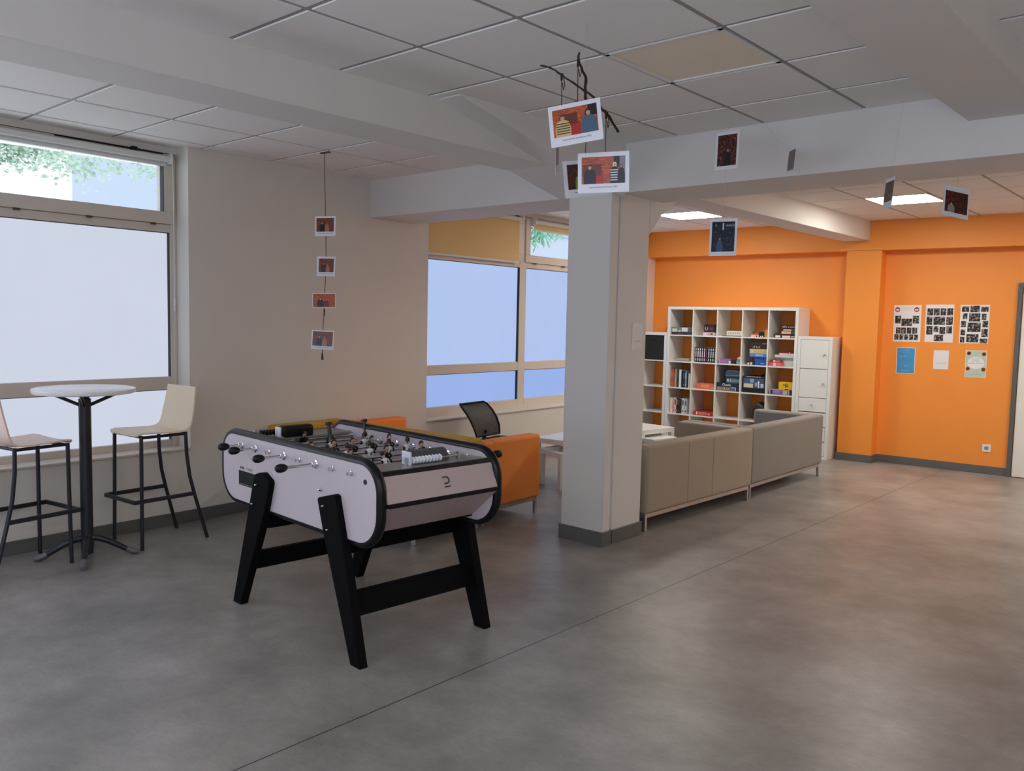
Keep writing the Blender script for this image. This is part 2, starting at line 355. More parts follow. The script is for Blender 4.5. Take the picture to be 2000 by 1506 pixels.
# beams
bm_ = MB(); bm_.X = MC; bm_.box(1.99, 2.334, -4, 5.30, 2.615, 2.95)
struct(bm_.build('beam', 'beam', bevel=.004, seg=2), 'painted ceiling beam running towards the pillar')
b = MB(); b.X = MC; b.prism([(3.65, 2.835), (5.28, 2.470), (5.28, 2.9), (3.65, 2.9)], 'x', 1.992, 2.512); struct(b.build('beam_haunch', 'beam', bevel=.003, seg=1), 'sloping widened end of the ceiling beam')
b = MB(); b.X = MC; b.box(4.67, 5.035, -4, 5.30, 2.698, 2.95); struct(b.build('beam', 'beam', bevel=.004, seg=2), 'shallow ceiling beam at the upper right')
b = MB(); b.X = MC; b.box(5.035, 8.6, 4.98, 5.30, 2.698, 2.95); struct(b.build('beam_step', 'beam'))
b = MB(); b.X = MC; b.box(-.42, 9, 5.267, 5.83, 2.503, 2.95); struct(b.build('beam', 'beam', bevel=.004, seg=2), 'deep cross beam over the pillar')
b = MB(); b.X = MC; b.box(2.10, 2.40, 5.8, 10.62, 2.612, 2.95); struct(b.build('beam', 'beam', bevel=.003, seg=1), 'ceiling beam running to the orange wall')
b = MB(); b.X = MC; b.prism([(5.66, 2.25), (5.83, 2.42), (6.2, 2.62), (6.2, 2.9), (5.66, 2.9)], 'x', 2.16, 2.476); struct(b.build('beam_haunch', 'beam'), 'sloping end of the far beam')
# pillar with a groove and skirting
b = MB(); b.X = MC; b.box(2.102, 2.476, 5.170, 5.264, 0, 2.62).box(2.112, 2.463, 5.25, 5.30, 0, 2.62).box(2.102, 2.476, 5.288, 5.66, 0, 2.62)
struct(b.build('pillar', 'beam', bevel=.006, seg=2), 'square painted pillar with a vertical groove')
b = MB(); b.X = MC; b.box(2.090, 2.488, 5.158, 5.267, 0, .102).box(2.094, 2.482, 5.26, 5.29, 0, .102).box(2.090, 2.488, 5.284, 5.672, 0, .102)
struct(b.build('baseboard_pillar', 'skirt', bevel=.002, seg=1), 'dark grey skirting around the pillar')

# ------------------------------------------------------------------ windows
def window(name, ya, yb, bays, zlow, pane_big, pane_low, label, clear=0):
    """bays: (y0, y1) of each fixed pane; frame face x=-.17, glass x=-.2"""
    root = sempty(name, label)
    f = MB(); xf, xb = -.17, -.26
    edges = sorted([ya, yb]+[e for bb in bays for e in bb])
    for k in range(0, len(edges), 2): f.box(xb, xf, edges[k], edges[k+1], ZS, 2.79)
    for y0, y1 in bays:
        f.box(xb, xf, y0, y1, ZS, zlow).box(xb, xf, y0, y1, 1.012, 1.112).box(xb, xf, y0, y1, 2.205, 2.266).box(xb, xf, y0, y1, 2.76, 2.79)
    f.build('frame', 'pvc', root, bevel=.004, seg=2)
    MB().box(-.172, .014, ya, yb, ZS-.014, ZS+.004).build('sill', 'pvc', root, bevel=.004, seg=2)
    for kb_, (y0, y1) in enumerate(bays):
        if kb_ < clear: pb_, pl_ = 'panebright', 'panebright'  # clear counts out-of-view bays whose frosted panes get a boosted glow
        else: pb_, pl_ = pane_big, pane_low
        g = MB()
        for z0, z1 in ((zlow, 1.012), (1.112, 2.205)):
            g.box(-.206, -.174, y1-.004, y1+.001, z0, z1).box(-.206, -.174, y0-.001, y0+.004, z0, z1).box(-.206, -.174, y0, y1, z1-.004, z1+.001)
        g.build('gasket', 'gasket', root)
        MB().box(-.212, -.204, y0, y1, 1.112, 2.205).build('pane', pb_, root)
        MB().box(-.212, -.204, y0, y1, zlow, 1.012).build('pane', pl_, root)
        s = MB(); xs = -.152
        a0, a1 = y0-.035, y1+.035
        s.box(xb, xs, a0, a0+.085, 2.358, 2.705).box(xb, xs, a1-.085, a1, 2.358, 2.705).box(xb, xs, a0, a1, 2.268, 2.358).box(xb, xs, a0, a1, 2.705, 2.772)
        so = s.build('sash', 'pvc', root, bevel=.004, seg=2)
        g = MB(); p0, p1 = a0+.085, a1-.085
        g.box(-.206, -.156, p1-.004, p1+.001, 2.358, 2.705).box(-.206, -.156, p0, p1, 2.701, 2.706); g.build('gasket', 'gasket', so)
        MB().box(-.212, -.206, p0, p1, 2.358, 2.705).build('glass', 'glass', so)
        for k in range(4):
            yy = y0+.14+k*(y1-y0-.28)/3
            MB().box(-.155, -.142, yy-.022, yy+.022, 2.252, 2.268).build('hinge', 'hinge', root, bevel=.003, seg=1)
        yq = y1-.28
        b = MB(); b.cyl((-.150, yq-.55, 2.783), (-.150, yq+.22, 2.783), .005, n=8); b.box(-.165, -.138, yq-.02, yq+.02, 2.755, 2.80); b.build('opener_rod', 'blackp', root)
    return root
window('window_1', W1A, W1B, [(-1.56, -.12), (0.0, 1.60), (1.72, 3.41)], .625, 'pane1', 'pane1', 'long window beside the bar table with frosted lower panes', 2)
window('window_2', W2A, W2B, [(6.07, 7.715), (7.835, 9.85)], .675, 'pane2', 'pane3', 'window behind the pillar with frosted bluish panes')
# window behind the viewer
rb = sempty('window_3')
b = MB(); b.box(2.2, 7.6, YB-.16, YB-.1, .8, .88).box(2.2, 7.6, YB-.16, YB-.1, 2.32, 2.4)
for x in (2.2, 3.97, 5.75, 7.52): b.box(x, x+.08, YB-.16, YB-.1, .8, 2.4)
b.build('frame', 'pvc', rb)
for x in (2.28, 4.05, 5.83): MB().box(x, x+1.69, YB-.14, YB-.13, .88, 2.32).build('pane', 'backpane', rb)
# roller blinds
def roller(label, y0, y1, drop, cord=True):
    t = thing('roller_blind', label, 'blind', (-.115, (y0+y1)/2, 2.742))
    h = (y1-y0)/2
    MB().cyl((0, -h, 0), (0, h, 0), .024, n=18).build('roller_tube', 'white', t, smooth=True)
    for sgn in (-1, 1): MB().box(-.035, .028, sgn*h-.008, sgn*h+.008, -.032, .04).build('bracket', 'white', t, bevel=.003, seg=1)
    MB().box(-.020, -.0185, -h+.02, h-.02, -drop, 0).build('fabric', 'blind' if drop > .04 else 'white', t)
    MB().box(-.026, -.012, -h+.02, h-.02, -drop-.022, -drop).build('bottom_bar', 'white', t, bevel=.004, seg=2)
    if cord:
        b = MB(); b.tube([(.012, h+.012, -.02), (.016, h+.016, -.6), (.016, h+.016, -1.03)], .0022, 6); b.tube([(.0, h+.02, -.02), (.0, h+.02, -.6), (.002, h+.02, -1.75)], .0018, 6)
        co = b.build('pull_cord', 'white', t)
        MB().lathe([(.003, 0), (.008, .01), (.007, .09), (.003, .10)], 10, o=(.016, h+.016, -1.13)).build('toggle', 'white', co, smooth=True)
    return t
roller('white roller blind wound up above the bar table window', 1.74, 3.39, .03)
roller('ochre roller blind pulled down over the upper pane', 6.12, 7.66, .475, False)
roller('cream roller blind mostly wound up, just left of the pillar', 7.90, 9.80, .075, False)

# ------------------------------------------------------------------ outside
def tree(name, label, base, crown_c, crown_r, n, leafm, size, droop=0, seed=3):
    rnd = random.Random(seed); t = thing(name, label, 'tree', base)
    c = Vector(crown_c)-Vector(base)
    b = MB(); b.tube([(0, 0, 0), (c.x*.05, c.y*.05, c.z*.6), (c.x*.2, c.y*.2, c.z*1.05), (c.x*.6, c.y*.6, c.z*1.13), tuple(c+Vector((0, 0, .35)))], [.2, .16, .1, .05, .03], 10)
    for k in range(9):
        d = Vector((rnd.uniform(-1, 1)*crown_r[0], rnd.uniform(-1, 1)*crown_r[1], rnd.uniform(-.6, .8)*crown_r[2])); b.tube([tuple(c+Vector((0, 0, .3))), tuple(c+d*.5), tuple(c+d*.9)], [.03, .02, .006], 6)
    b.build('trunk', 'bark', t, smooth=True)
    l = MB()
    clumps = [Vector((rnd.gauss(0, .45)*crown_r[0], rnd.gauss(0, .5)*crown_r[1], rnd.uniform(-1, 1)*crown_r[2])) for _ in range(n//90)]
    for k in range(n):
        p = c+rnd.choice(clumps)+Vector((rnd.gauss(0, .16), rnd.gauss(0, .16), rnd.gauss(0, .13)))*(crown_r[1]*.55)
        a = Vector((rnd.uniform(-1, 1), rnd.uniform(-1, 1), rnd.uniform(-.6, .3)-droop)).normalized(); q = a.cross(Vector((rnd.uniform(-1, 1), rnd.uniform(-1, 1), rnd.uniform(-1, 1)))).normalized()
        s = size*rnd.uniform(.6, 1.3); wq = .38 if not droop else .12
        l.add([tuple(p), tuple(p+a*s*.3+q*s*wq*.8), tuple(p+a*s*.65+q*s*wq*.7), tuple(p+a*s), tuple(p+a*s*.65-q*s*wq*.7), tuple(p+a*s*.3-q*s*wq*.8)], [(0, 1, 2, 3, 4, 5)])
    fo = l.build('foliage', leafm, t); fo['kind'] = 'stuff'
    return t
tree('leafy_tree', 'leafy green tree outside the window above the bar table', (-8.6, 3.6, -.5), (-8.4, 6.1, 4.6), (1.3, 1.7, .75), 7500, 'leaf', .085, seed=11)
tree('conifer_tree', 'feathery green conifer outside, seen just left of the pillar', (-6.8, 13.2, -.5), (-6.5, 15.0, 4.5), (1.0, 1.9, 1.05), 7000, 'conifer', .22, droop=.9, seed=9)
b = MB(); b.box(-18, -13, 10.6, 42, -.5, 9); bl = b.build('building', 'facade'); tag(bl, 'pale blue building outside beyond the trees', 'building')
b = MB()
for z in (3.6, 4.75, 5.9): b.box(-13, -12.94, 10.6, 42, z, z+.07)
b.build('ledge', 'ledge', bl)

# ------------------------------------------------------------------ ceiling light panels
def panel(x0, x1, y0, y1, lit, label, lm='lampon'):
    c = cw((x0+x1)/2, (y0+y1)/2, CEIL)
    t = thing('ceiling_light', label, 'ceiling light', c, -CA); hx, hy = (x1-x0)/2-.004, (y1-y0)/2-.004
    fr = MB(); o = rrect(-hx, hx, -hy, hy, .01, 2); i = rrect(-hx+.022, hx-.022, -hy+.022, hy-.022, .045, 6)
    fr.box(-hx, hx, -hy, -hy+.022, -.002, .03).box(-hx, hx, hy-.022, hy, -.002, .03).box(-hx, -hx+.022, -hy, hy, -.002, .03).box(hx-.022, hx, -hy, hy, -.002, .03).box(-hx, hx, -hy, hy, .025, .04)
    fr.build('frame', 'white', t)
    MB().prism(rrect(-hx+.02, hx-.02, -hy+.02, hy-.02, .05, 6), 'z', -.0015 if lit else .004, .02).build('diffuser', lm if lit else 'lampoff', t)
panel(XS[iN], XS[iN+1], YN[kN], YN[kN+1], False, 'square ceiling light panel switched off, warm cream')
fl = ['lit square ceiling panel just right of the pillar top', 'lit square ceiling panel at the right, behind hanging photos', 'lit ceiling panel past the right edge of the room view', 'lit ceiling panel near the right wall']
for (i, j), lb in zip(far_cells, fl): panel(XS[i], XS[i+1], YF[j], YF[j+1], True, lb)

for n_, (i, j) in enumerate(fill_cells): panel(XS[i], XS[i+1], YN[j], YN[j+1], True, 'added fill light panel behind the viewer, '+['leftmost', 'centre rear', 'centre front', 'right rear', 'right front'][n_], 'fillnear')  # fill lights added out of view to brighten floor and ceiling
# ------------------------------------------------------------------ door, socket
d = sempty('door_1', 'white door in a dark grey frame')
b = MB(); b.box(4.45, 4.495, YO-.03, YO+.02, 0, 2.06).box(5.43, 5.475, YO-.03, YO+.02, 0, 2.06).box(4.45, 5.475, YO-.03, YO+.02, 2.06, 2.115)
b.build('frame', 'frame', d, bevel=.002, seg=1)
lf = MB().box(4.502, 5.425, YO-.018, YO+.02, .008, 2.052).build('leaf', 'door', d, bevel=.002, seg=1)
b = MB(); b.cyl((5.36, YO-.018, 1.03), (5.36, YO-.07, 1.03), .009); b.cyl((5.36, YO-.065, 1.03), (5.24, YO-.065, 1.03), .009); b.build('handle', 'steel', lf, smooth=True)
s = thing('wall_socket', 'white square power socket low on the orange wall', 'socket', (4.244, YO, .289))
b = MB(); b.prism(rrect(-.0425, .0425, -.0425, .0425, .006, 3), 'y', -.009, 0); b.build('plate', 'white', s, bevel=.002, seg=1)
b = MB(); b.lathe([(.021, -.0093), (.0195, -.004), (.0, -.004)][:2], 20, ax='y'); 
b = MB(); b.lathe([(.0215, -.0105), (.0195, -.0095), (.0001, -.0095)], 22, ax='y'); b.build('insert', 'inkgrey', s)
b = MB()
for x in (-.0095, .0095): b.cyl((x, -.0112, 0), (x, -.009, 0), .0028, n=8)
b.cyl((0, -.016, .010), (0, -.009, .010), .0022, n=8); b.build('pin', 'steel', s)

# ------------------------------------------------------------------ football table
FO = Vector((3.065, 2.49, 0)); FA = atan2(-.122, .9925)   # local +x runs to the near right end; local x = -u
ft = thing('football_table', 'white football table with black rounded edging and black splayed legs', 'football table', FO, FA)
# local axes: u runs left (-x), w runs away (+y)
def side_panel(w0, w1, near):
    pts = rrect(-1.425, .09, .565, .945, (.155, .155, .135, .125), 10)
    b = MB(); b.prism(pts, 'y', w0, w1)
    o = b.build('side_panel', 'pine', ft)
    rim = MB(); wc = (w0+w1)/2; hw = (w1-w0)/2+.003
    prof = [(-.008, -hw), (.004, -hw), (.013, -hw*.72), (.019, -hw*.3), (.0195, .0), (.019, hw*.3), (.013, hw*.72), (.004, hw), (-.008, hw)]
    cx = sum(p[0] for p in pts)/len(pts); n = len(pts); ring = []
    for i in range(n):
        a = Vector(pts[(i-1) % n]); c = Vector(pts[(i+1) % n]); t = (c-a).normalized(); nn = Vector((t.y, -t.x))
        ring.append([(pts[i][0]+nn.x*q, wc+ww, pts[i][1]+nn.y*q) for q, ww in prof])
    rim.rings(ring, False, True); rim.build('edging', 'edging', o, smooth=True)
    return o
sp1 = side_panel(.033, .075, True); sp2 = side_panel(.742, .784, False)
def dome(u, z, w, out, r=.0095):
    b = MB(); b.lathe([(r*.55, 0), (r, out*.002), (r*.95, out*.009), (r*.6, out*.017), (.0005, out*.019)], 12, o=(-u, w, z), ax='y'); return b
for u, z in ((.929, .768), (.378, .767)): dome(u, z, .033, -1).build('bolt', 'chrome', sp1, smooth=True)
b = MB(); b.lathe([(.012, .0), (.012, -.003), (.006, -.003), (.005, -.001)], 14, o=(-.007, .033, .861), ax='y'); b.build('lock', 'darkmetal', sp1, smooth=True)
text('lettering', 'SUPER', .0195, 'ink', sp1, face_mtx((-1.190, .0325, .758), (1, 0, 0), (0, 0, 1)), bold=.0006, squeeze=.95)
text('lettering', 'POWER', .0195, 'inkgrey', sp1, face_mtx((-1.106, .0325, .758), (1, 0, 0), (0, 0, 1)), squeeze=.95)
b = MB(); b.box(-1.228, -.965, .0315, .036, .662, .742); b.box(-1.222, -.965, .0305, .036, .668, .671, 1); b.build('ball_slot', ['blackp', 'inkgrey'], sp1)
# end panels
def endp(sgn, u0):
    P = lambda u, z: (-(u0+sgn*u), z)
    b = MB(); b.prism([P(-.058, .905), P(-.112, .770), P(-.095, .770), P(-.04, .905)], 'y', .075, .742); o = b.build('end_panel', 'pineend', ft)
    b = MB(); b.prism([P(-.112, .752), P(.075, .597), P(.09, .597), P(-.095, .752)], 'y', .075, .742); b.build('end_panel', 'pineend', ft)
    b = MB(); b.prism([P(-.060, .910), P(-.066, .888), P(-.050, .888), P(-.044, .910)], 'y', .075, .742); b.prism([P(-.118, .772), P(-.118, .751), P(-.09, .751), P(-.09, .772)], 'y', .075, .742); b.build('edge_strip', 'edging', ft, bevel=.002, seg=1)
    b = MB(); b.prism([P(-.05, .898), P(-.05, .908), P(.155, .903), P(.155, .893)], 'y', .075, .742); b.build('end_deck', 'deck', ft)
    return o
e1 = endp(1, 0.0); e2 = endp(-1, 1.335)
# emblem on the near end: an open hook over a bar
em = MB(); th = .0065
arc = [(-.016, .018)]+[(.004+.0155*cos(a), .0025+.0155*sin(a)) for a in [pi/2-i*pi/10 for i in range(11)]]+[(-.010, -.013)]
em.tube([(0, x, z) for x, z in arc], th*.5, 6); em.cyl((0, -.013, -.029), (0, .02, -.029), th*.5, n=6)
sl = -atan2(.054, .135)
em.build('emblem', 'ink', e1, mtx=Matrix.Translation((.0885, .425, .836)) @ Matrix.Rotation(sl, 4, 'Y'))
# body, playfield
b = MB(); b.box(-1.26, -.075, .075, .742, .59, .605); b.build('body_floor', 'blackw', ft)
b = MB(); b.box(-1.21, -.13, .075, .742, .756, .771); b.box(-1.212, -1.20, .075, .742, .771, .910, 1).box(-.14, -.13, .075, .742, .771, .898, 1); b.build('playfield', ['field', 'pineend'], ft)
# legs with bolts, cross bars
LEGR = [(-.008, 0), (.072, 0), (.312, .585), (.362, .728), (.352, .738), (.228, .772), (.206, .768), (.153, .595)]
LEGL = [(1.242, 0), (1.152, 0), (.874, .587), (.828, .728), (.835, .742), (.905, .774), (.935, .772), (.984, .757), (1.013, .69)]
for pts, bo in ((LEGR, ((.293, .707), (.253, .601))), (LEGL, ((.954, .704), (.995, .596)))):
    for w0, w1, wb, out in ((-.004, .046, -.004, -1), (.765, .815, .815, 1)):
        # top of the leg is bolted flat on the panel
        b = MB(); b.prism([(-u, z) for u, z in pts], 'y', w0+(.004 if out < 0 else 0), min(w1, .815))
        l = b.build('leg', 'blackw', ft, bevel=.005, seg=2)
        for u, z in bo: dome(u, z, wb+(.004 if out < 0 else 0), out, .007).build('bolt', 'chrome', l, smooth=True)
for u0, u1, z0, z1 in ((.088, .122, .212, .318), (1.090, 1.124, .205, .312)):
    MB().prism([(-u0, z0), (-u1, z0), (-u1-(.035 if u0 < 1 else -.035), z1), (-u0-(.035 if u0 < 1 else -.035), z1)], 'y', .044, .768).build('crossbar', 'blackw', ft, bevel=.002, seg=1)
for u0, u1 in ((.235, .275), (.915, .955)): MB().box(-u1, -u0, .044, .768, .47, .60).build('crossbar', 'blackw', ft)
b = MB(); b.box(-1.13, -.2, .10, .72, .545, .592); b.build('body_floor', 'blackw', ft)
# players
def figure(shirt, back=False):
    b = MB()
    def ell(z, a, c, ox=0): return [(ox+c*cos(2*pi*q/10), a*sin(2*pi*q/10), z) for q in range(10)]
    b.rings([ell(-.036, .010, .008), ell(-.02, .0125, .009), ell(0, .0145, .0105), ell(.012, .0155, .009), ell(.017, .010, .007)], m=0)       # shirt
    for sg in (-1, 1): b.tube([(0, sg*.014, .012), (.002, sg*.0195, -.004), (.003, sg*.017, -.022)], [.005, .005, .0042], 6, m=0)                # sleeves
    b.rings([ell(-.052, .0105, .008), ell(-.036, .0105, .008)], m=1)                                                                        # shorts
    b.rings([ell(-.080, .0085, .006), ell(-.052, .0095, .007)], m=1)
    b.box(-.009, .012, -.011, .011, -.092, -.078, 1)                                                                                       # foot block
    b.rings([ell(.016, .0045, .0045), ell(.024, .0045, .0045)], m=2)
    b.rings([ell(.022, .005, .005, .001), ell(.028, .0085, .0085, .001), ell(.036, .010, .0105, .001), ell(.043, .0085, .009, .001), ell(.048, .004, .0045, .001)], m=2)
    b.add([(.0105, -.002, .036), (.0105, .002, .036), (.0145, 0, .031), (.0105, 0, .030)], [(0, 1, 2), (1, 3, 2), (3, 0, 2)], 2)
    b.rings([ell(.030, .0098, .0075, -.0045), ell(.038, .0112, .0105, -.002), ell(.046, .0098, .0102, -.0005), ell(.0515, .0045, .005, -.0005)], m=3)
    if back: b.box(-.0118, -.0105, -.0035, -.0015, -.012, .004, 4).box(-.0118, -.0105, -.0015, .004, -.008, -.006, 4).box(-.0118, -.0105, .0012, .003, -.013, -.001, 4)
    b.v = [(x*1.22, y*1.22, z*1.2) for x, y, z in b.v]
    return b, [shirt, shirt, 'skin', 'hair', 'navy']
RZ = .885
pw = figure('shirtw', True); pb = figure('shirtb')
mw = pw[0].build('player', pw[1], None, smooth=True); mb_ = pb[0].build('player', pb[1], None, smooth=True)
first = {}
# rod u, team, w of its players, tilt, pulled-out length on the handle side
RODS = [(1.188, 'b', [.405], .6, .075), (1.035, 'b', [.50, .745], 2.9, .09), (.884, 'w', [.19, .41, .63], .0, .16), (.731, 'b', [.19, .325, .445, .572, .69], .0, .11),
        (.576, 'w', [.19, .31, .45, .575, .70], .05, .10), (.425, 'b', [.225, .447, .675], .1, .155), (.273, 'w', [.338, .60], .75, .15), (.118, 'w', [.36], 1.2, .17)]
for u, team, ws, tilt, ext in RODS:
    near = team == 'b'
    y0, y1 = (-ext, .80) if near else (.02, .784+ext)
    b = MB(); b.cyl((-u, y0, RZ), (-u, y1, RZ), .0075, n=12); rod = b.build('rod', 'chrome', ft, smooth=True)
    sg = -1 if near else 1; ye = y0 if near else y1
    hb = MB(); hb.lathe([(.010, 0), (.0165, sg*.008), (.021, sg*.024), (.0215, sg*.036), (.0185, sg*.050), (.011, sg*.058), (.001, sg*.060)], 18, o=(-u, ye-sg*.030, RZ), ax='y'); hb.build('handle', 'blackp', rod, smooth=True)
    for wy, s2 in ((.033, -1), (.784, 1), (.075, 1), (.742, -1)):
        big = (wy in (.033,) and near) or (wy == .784 and not near) or wy in (.075, .742)
        r = .021 if big else .0115
        c = MB(); c.lathe([(r, 0), (r, s2*.004), (r*.6, s2*.006), (r*.55, s2*.022), (.0085, s2*.024)], 16, o=(-u, wy, RZ), ax='y'); c.build('bushing', 'chrome', rod, smooth=True)
    for wy in ws:
        src = mw if team == 'w' else mb_
        k = team
        if k not in first: o = src; first[k] = 1
        else: o = src.copy(); COL.objects.link(o)
        o.parent = rod; o.location = (-u, wy, RZ)
        # black looks towards the near end (+x), white the other way
        o.rotation_euler = (0, tilt if team == 'b' else -tilt, 0)
        if team == 'w': o.rotation_euler = (Matrix.Rotation(pi, 4, 'Z') @ Matrix.Rotation(tilt, 4, 'Y')).to_euler()
        for q in (-.0300, .0235): cl = MB(); cl.cyl((-u, wy+q, RZ), (-u, wy+q+.0065, RZ), .0105, n=12); cl.build('stopper', 'blackp', rod)
# goals and score counters
def goal(u0, sg, m):
    b = MB(); n = 10
    pts = [(-(u0+sg*.055*cos(pi*i/n)), .898+.066*sin(pi*i/n)) for i in range(n+1)]
    b.prism(pts, 'y', .345, .56); o = b.build('goal_cover', m, ft, smooth=True)
    b = MB(); b.tube([(-(u0+.02), .62, .91), (-(u0+.02), .68, .925), (-(u0+.0), .70, .92), (-(u0-.04), .70, .905)], .003, 6); b.build('wire_loop', 'chrome', ft, smooth=True)
goal(.105, 1, 'cover')
b = MB(); b.box(-1.262, -1.192, .285, .487, .897, .968); b.build('goal_cover', 'blackp', ft, bevel=.018, seg=4)
def score(u, y0, n, mname, y_end):
    b = MB(); b.cyl((-u, y0-.02, .927), (-u, y_end, .927), .003, n=8); b.box(-u-.008, -u+.008, y0-.03, y0-.018, .905, .945); b.box(-u-.008, -u+.008, y_end-.006, y_end+.006, .905, .945)
    o = b.build('score_counter', 'steel', ft)
    for k in range(n):
        c = MB(); c.lathe([(.006, -.009), (.015, -.0065), (.0185, 0), (.015, .0065), (.006, .009)], 14, o=(-u, y0+.012+k*.0205, .927), ax='y'); c.build('bead', mname, o, smooth=True)
score(.030, .305, 9, 'bead', .60); score(1.29, .185, 8, 'blackp', .50)
b = MB(); b.prism(rrect(.286, .296, .906, .972, .004, 3), 'x', -.075, -.012); b.build('score_plate', 'bead', ft)
b = MB(); b.box(-1.262, -1.205, .268, .283, .905, .962); b.build('score_plate', 'bead', ft, bevel=.006, seg=2)

# ------------------------------------------------------------------ high table
t = thing('bar_table', 'round white bar table on a dark metal pedestal by the window', 'table', (.415, 2.49, 0), .25)
b = MB(); b.lathe([(.29, 1.078), (.302, 1.083), (.305, 1.095), (.302, 1.107), (.295, 1.11)], 48); b.build('tabletop', 'toplam', t, smooth=True)
b = MB(); b.tube([(0, 0, .03), (0, 0, 1.04)], .037, 24); b.build('column', 'darkmetal', t, smooth=True)
b = MB()
for k in range(4):
    a = k*pi/2+pi/4; c, s_ = cos(a), sin(a); b.tube([(c*.03, s_*.03, 1.0), (c*.19, s_*.19, 1.075)], .011, 8); b.box(-.02, .02, -.02, .02, 1.04, 1.078)
b.build('bracket', 'darkmetal', t, smooth=True)
dirs = [(.679-.415, 2.341-2.49), (.261-.415, 2.223-2.49), (.557-.415, 2.757-2.49), (-(.679-.415), .149)]
for dx, dy in dirs:
    a = atan2(dy, dx)-.25; c, s_ = cos(a), sin(a)
    ft_ = MB(); ft_.tube([(c*q, s_*q, z) for q, z in ((.02, .135), (.07, .125), (.13, .10), (.19, .065), (.245, .032))], [.02, .021, .02, .019, .018], 12); lg = ft_.build('foot', 'darkmetal', t, smooth=True)
    ft_ = MB(); ft_.tube([(c*q, s_*q, z) for q, z in ((.232, .039), (.27, .022), (.31, .014))], [.0205, .022, .014], 12); ft_.build('foot_cap', 'greyfoot', lg, smooth=True)

# ------------------------------------------------------------------ bar stools
def stool(label, loc, rotz, m, dup_of=None):
    """seat faces local -y"""
    t = thing('bar_stool', label, 'bar stool', loc, rotz)
    # shell: seat curling up into the back
    prof = [(-.215, .772), (-.205, .786), (-.17, .792), (-.05, .786), (.08, .782), (.13, .787), (.162, .806), (.178, .842), (.19, .90), (.205, .98), (.222, 1.085)]
    wd = [.165, .185, .195, .198, .197, .196, .195, .194, .190, .182, .172]
    b = MB(); th = .011; up_ = []; lo_ = []
    nx = 8
    for k, (y, z) in enumerate(prof):
        a = prof[max(0, k-1)]; c = prof[min(len(prof)-1, k+1)]; tt = Vector((c[0]-a[0], c[1]-a[1])).normalized(); nn = Vector((-tt.y, tt.x))
        for i in range(nx+1):
            x = -wd[k]+2*wd[k]*i/nx; dish = .010*(1-(x/wd[k])**2)*(1 if k < 6 else -.6)
            up_.append((x, y+nn.x*(th/2-dish), z+nn.y*(th/2-dish))); lo_.append((x, y-nn.x*(th/2+dish), z-nn.y*(th/2+dish)))
    o = len(up_); vs = up_+lo_; fs = []; w_ = nx+1; K = len(prof)
    for k in range(K-1):
        for i in range(nx): q = k*w_+i; fs.append((q, q+1, q+1+w_, q+w_)); fs.append((o+q, o+q+w_, o+q+1+w_, o+q+1))
        fs.append((k*w_, k*w_+w_, o+k*w_+w_, o+k*w_)); fs.append((k*w_+nx, o+k*w_+nx, o+k*w_+w_+nx, k*w_+w_+nx))
    for i in range(nx): fs.append((i, o+i, o+i+1, i+1)); q = (K-1)*w_+i; fs.append((q, q+1, o+q+1, o+q))
    b.add(vs, fs); b.build('seat_shell', m, t, smooth=True)
    b = MB(); b.tube([(-.17, -.175, .762), (-.17, .14, .762)], .0105, 8); b.tube([(.17, -.175, .762), (.17, .14, .762)], .0105, 8); b.tube([(-.17, -.165, .762), (.17, -.165, .762)], .0105, 8); b.tube([(-.17, .13, .762), (.17, .13, .762)], .0105, 8)
    b.build('seat_frame', 'darkmetal', t, smooth=True)
    for sx in (-1, 1):
        b = MB(); b.tube([(sx*.172, -.185, .77), (sx*.176, -.188, .4), (sx*.181, -.192, .0)], .0125, 10); b.build('leg', 'darkmetal', t, smooth=True)
        b = MB(); b.tube([(sx*.172, .14, .775), (sx*.176, .145, .62), (sx*.18, .165, .46), (sx*.184, .20, .32), (sx*.19, .245, .16), (sx*.195, .29, .0)], .0125, 10); b.build('leg', 'darkmetal', t, smooth=True)
    b = MB(); zb = .335
    for sx in (-1, 1): b.box(sx*.192-.007, sx*.192+.007, -.245, .20, zb-.014, zb+.014)
    b.box(-.199, .199, -.252, -.238, zb-.014, zb+.014); b.build('footrest', 'darkmetal', t, bevel=.003, seg=2)
    return t
stool('cream plywood bar stool standing right of the round bar table', (.325, 2.995, 0), 0.03, 'beech')
stool('bar stool with pale seat left of the round bar table, cut by photo edge', (.30, 2.16, 0), pi+.12, 'beechred')

